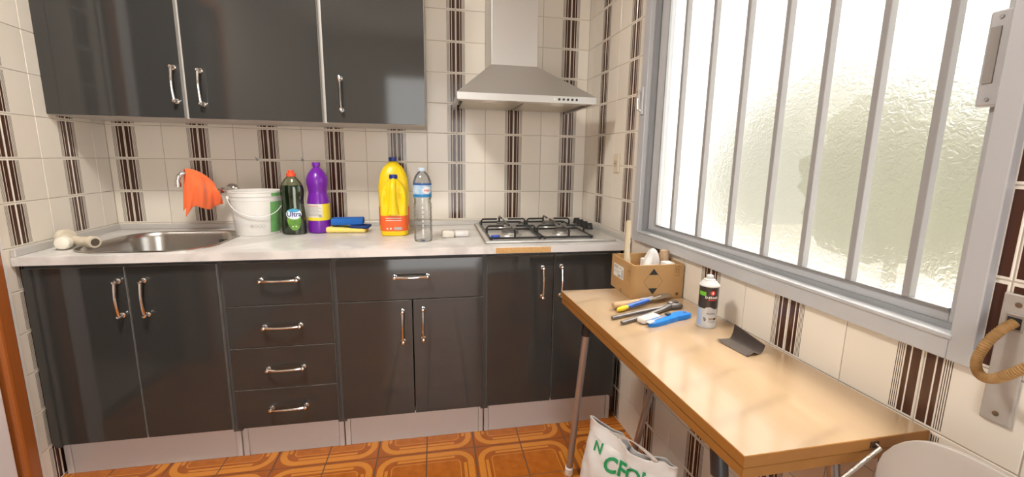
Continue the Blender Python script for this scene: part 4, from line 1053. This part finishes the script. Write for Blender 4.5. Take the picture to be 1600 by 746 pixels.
# ------------------------------------------------------------------ shopping bag under the table
bg = thing('shopping_bag', 'white plastic shopping bag with green letters under the table', 'bag', (2.08, -1.12, 0))
BAGM = P('white_bag_film', (.72, .71, .69), .38, bump=.9, bscale=22)
bo = Vector((2.075, -1.130, 0)); bxa = Vector((.62, -.785, 0)).normalized(); bya = Vector((.785, .62, 0)).normalized()   # bxa along the printed face, bya away from it
def bag(u, v):
    a = 2*PI*u; c, s = math.cos(a), math.sin(a); pw = 3.2-1.2*v
    X = .165*math.copysign(abs(c)**(2/pw), c); Y = .085*math.copysign(abs(s)**(2/pw), s)
    top = .298+.062*math.exp(-((X+.15)/.05)**2)-.012*math.sin(X*30)
    z = .003+top*v
    Y *= 1-.86*v**1.6; X *= 1+.06*math.sin(v*5)
    n = noise.noise(Vector((X*9, Y*9, z*8)))*.020+noise.noise(Vector((X*25, Y*22, z*22+4)))*.013
    p = bo+bxa*(X*(1+n*1.2))+bya*(Y+n*(.4+.6*v)); p.z = z
    if v > .85: p += bya*(-.010*math.sin(X*45+1))
    return p
solid(MB().grid(bag, 80, 44).build('sack', BAGM, bg), .0008)
def bag_front(x, z, off=.0045):
    # printed face at along-face x and height z
    v = (z-.003)/(.298+.062*math.exp(-((x+.15)/.05)**2)-.012*math.sin(x*30)); pw = 3.2-1.2*v
    c = math.copysign(min(1., abs(x)/.165)**(pw/2), x)
    return bag(1-math.acos(c)/(2*PI), v)-bya*off
GRN = P('green_letters', (.015, .30, .10), .5); ORG = P('orange_letters', (.85, .22, .04), .5)
text_mb('CFOI', .066, lambda x, y: bag_front(x+.000, y+.228), bold=.002).build('lettering', GRN, bg)
text_mb('N', .044, lambda x, y: bag_front(x-.108, y+.262), bold=.001).build('lettering', GRN, bg)
text_mb('aca', .048, lambda x, y: bag_front(x-.012, y+.163), bold=.001).build('lettering', ORG, bg)
hd_ = MB()
def strapf(u, v):
    p = bag(.66+.05*v, .985); q = bag(.84+.02*v, .985); c = p.lerp(q, u); c.z += .030*math.sin(PI*u); return c-bya*.012*math.sin(PI*u)
solid(MB().grid(strapf, 16, 3).build('carry_handle', BAGM, bg), .0008)

# ------------------------------------------------------------------ shutter strap winder at the right edge
sw = thing('strap_winder', 'metal shutter strap winder plate with a tan woven strap', 'strap winder', RW(1.832, -.0005, .925), RROT)
PLT = P('painted_steel_plate', (.48, .45, .42), .45, .3, var=(.42, .39, .36), vscale=20)
MB().box(-.0185, .0200, -.006, -.0005, -.104, .110, .002).build('cover_plate', PLT, sw, True)
MB().box(-.010, .012, -.0085, -.0055, .052, .079, .001).build('slot_frame', P('slot_frame', (.36, .33, .30), .4, .6), sw, True)
MB().box(-.0075, .0095, -.0090, -.0070, .056, .074).build('slot', BLACKP, sw, True)
for x, z in ((.001, .094), (.0015, -.088)):
    q = MB().lathe([(.0042, 0), (.004, .0015), (0, .002)], (x, -.0058, z), 14, M=Matrix.Rotation(PI/2, 4, 'X')).build('screw', P('bronze_screw', (.22, .15, .10), .5, .7), sw, True)
STR = P('tan_woven_strap', (.38, .225, .09), .85, var=(.28, .155, .05), vscale=90)
sp_pts = [Vector(p) for p in ((.002, -.008, .066), (-.003, -.020, .056), (-.008, -.036, .036), (-.011, -.046, .014), (-.010, -.052, -.002), (-.004, -.056, -.013), (.006, -.060, -.017), (.018, -.064, -.013), (.030, -.067, -.003), (.042, -.068, .010), (.056, -.066, .028), (.070, -.060, .050))]
fine = []
for i in range(len(sp_pts)-1):
    p0, p1, p2, p3 = sp_pts[max(i-1, 0)], sp_pts[i], sp_pts[i+1], sp_pts[min(i+2, len(sp_pts)-1)]
    for k in range(12):
        t = k/12; fine.append(.5*(2*p1+(p2-p0)*t+(2*p0-5*p1+4*p2-p3)*t*t+(3*p1-p0-3*p2+p3)*t**3))
MB().tube(fine, [.0068+.0007*(1 if i % 2 == 0 else (-.6)) for i in range(len(fine))], 12).build('strap', STR, sw, True)

# ------------------------------------------------------------------ moulded chair at the right edge
chm = P('beige_moulded_plastic', (.46, .42, .385), .36)
ch = thing('chair', 'beige moulded plastic chair at the near end of the table', 'chair', (2.05, -1.985, 0))
def cback(u, v):
    e = abs(2*u-1); y = -1.768-.41*u
    top = .812-.14*(1-math.sqrt(max(0., 1-e**5)))
    z = .43+(top-.43)*v
    return Vector((2.150+.075*v-.030*e*e*(1-.3*v)+.010*math.sin(v*3), y, z))
b_ = solid(MB().grid(cback, 36, 24).build('backrest', chm, ch), .014)
sm_ = b_.modifiers.new('round', 'BEVEL'); sm_.width = .004; sm_.segments = 2; sm_.limit_method = 'ANGLE'
def cseat(u, v):
    y = -1.792-.372*u; x = 1.765+.385*v; e = abs(2*u-1)
    return Vector((x+.0*v, y, .425-.012*(1-e*e)*math.sin(PI*v)-.020*(1-v)**3+.006*v))
solid(MB().grid(cseat, 24, 20).build('seat', chm, ch), .014)
for x, y, fx_, fy_ in ((1.80, -1.82, 1.785, -1.805), (1.80, -2.135, 1.785, -2.15), (2.13, -1.82, 2.165, -1.805), (2.13, -2.135, 2.165, -2.15)):
    MB().tube([(x, y, .412), ((x+fx_)/2, (y+fy_)/2, .2), (fx_, fy_, .001)], [.017, .014, .011], 12).build('leg', chm, ch)
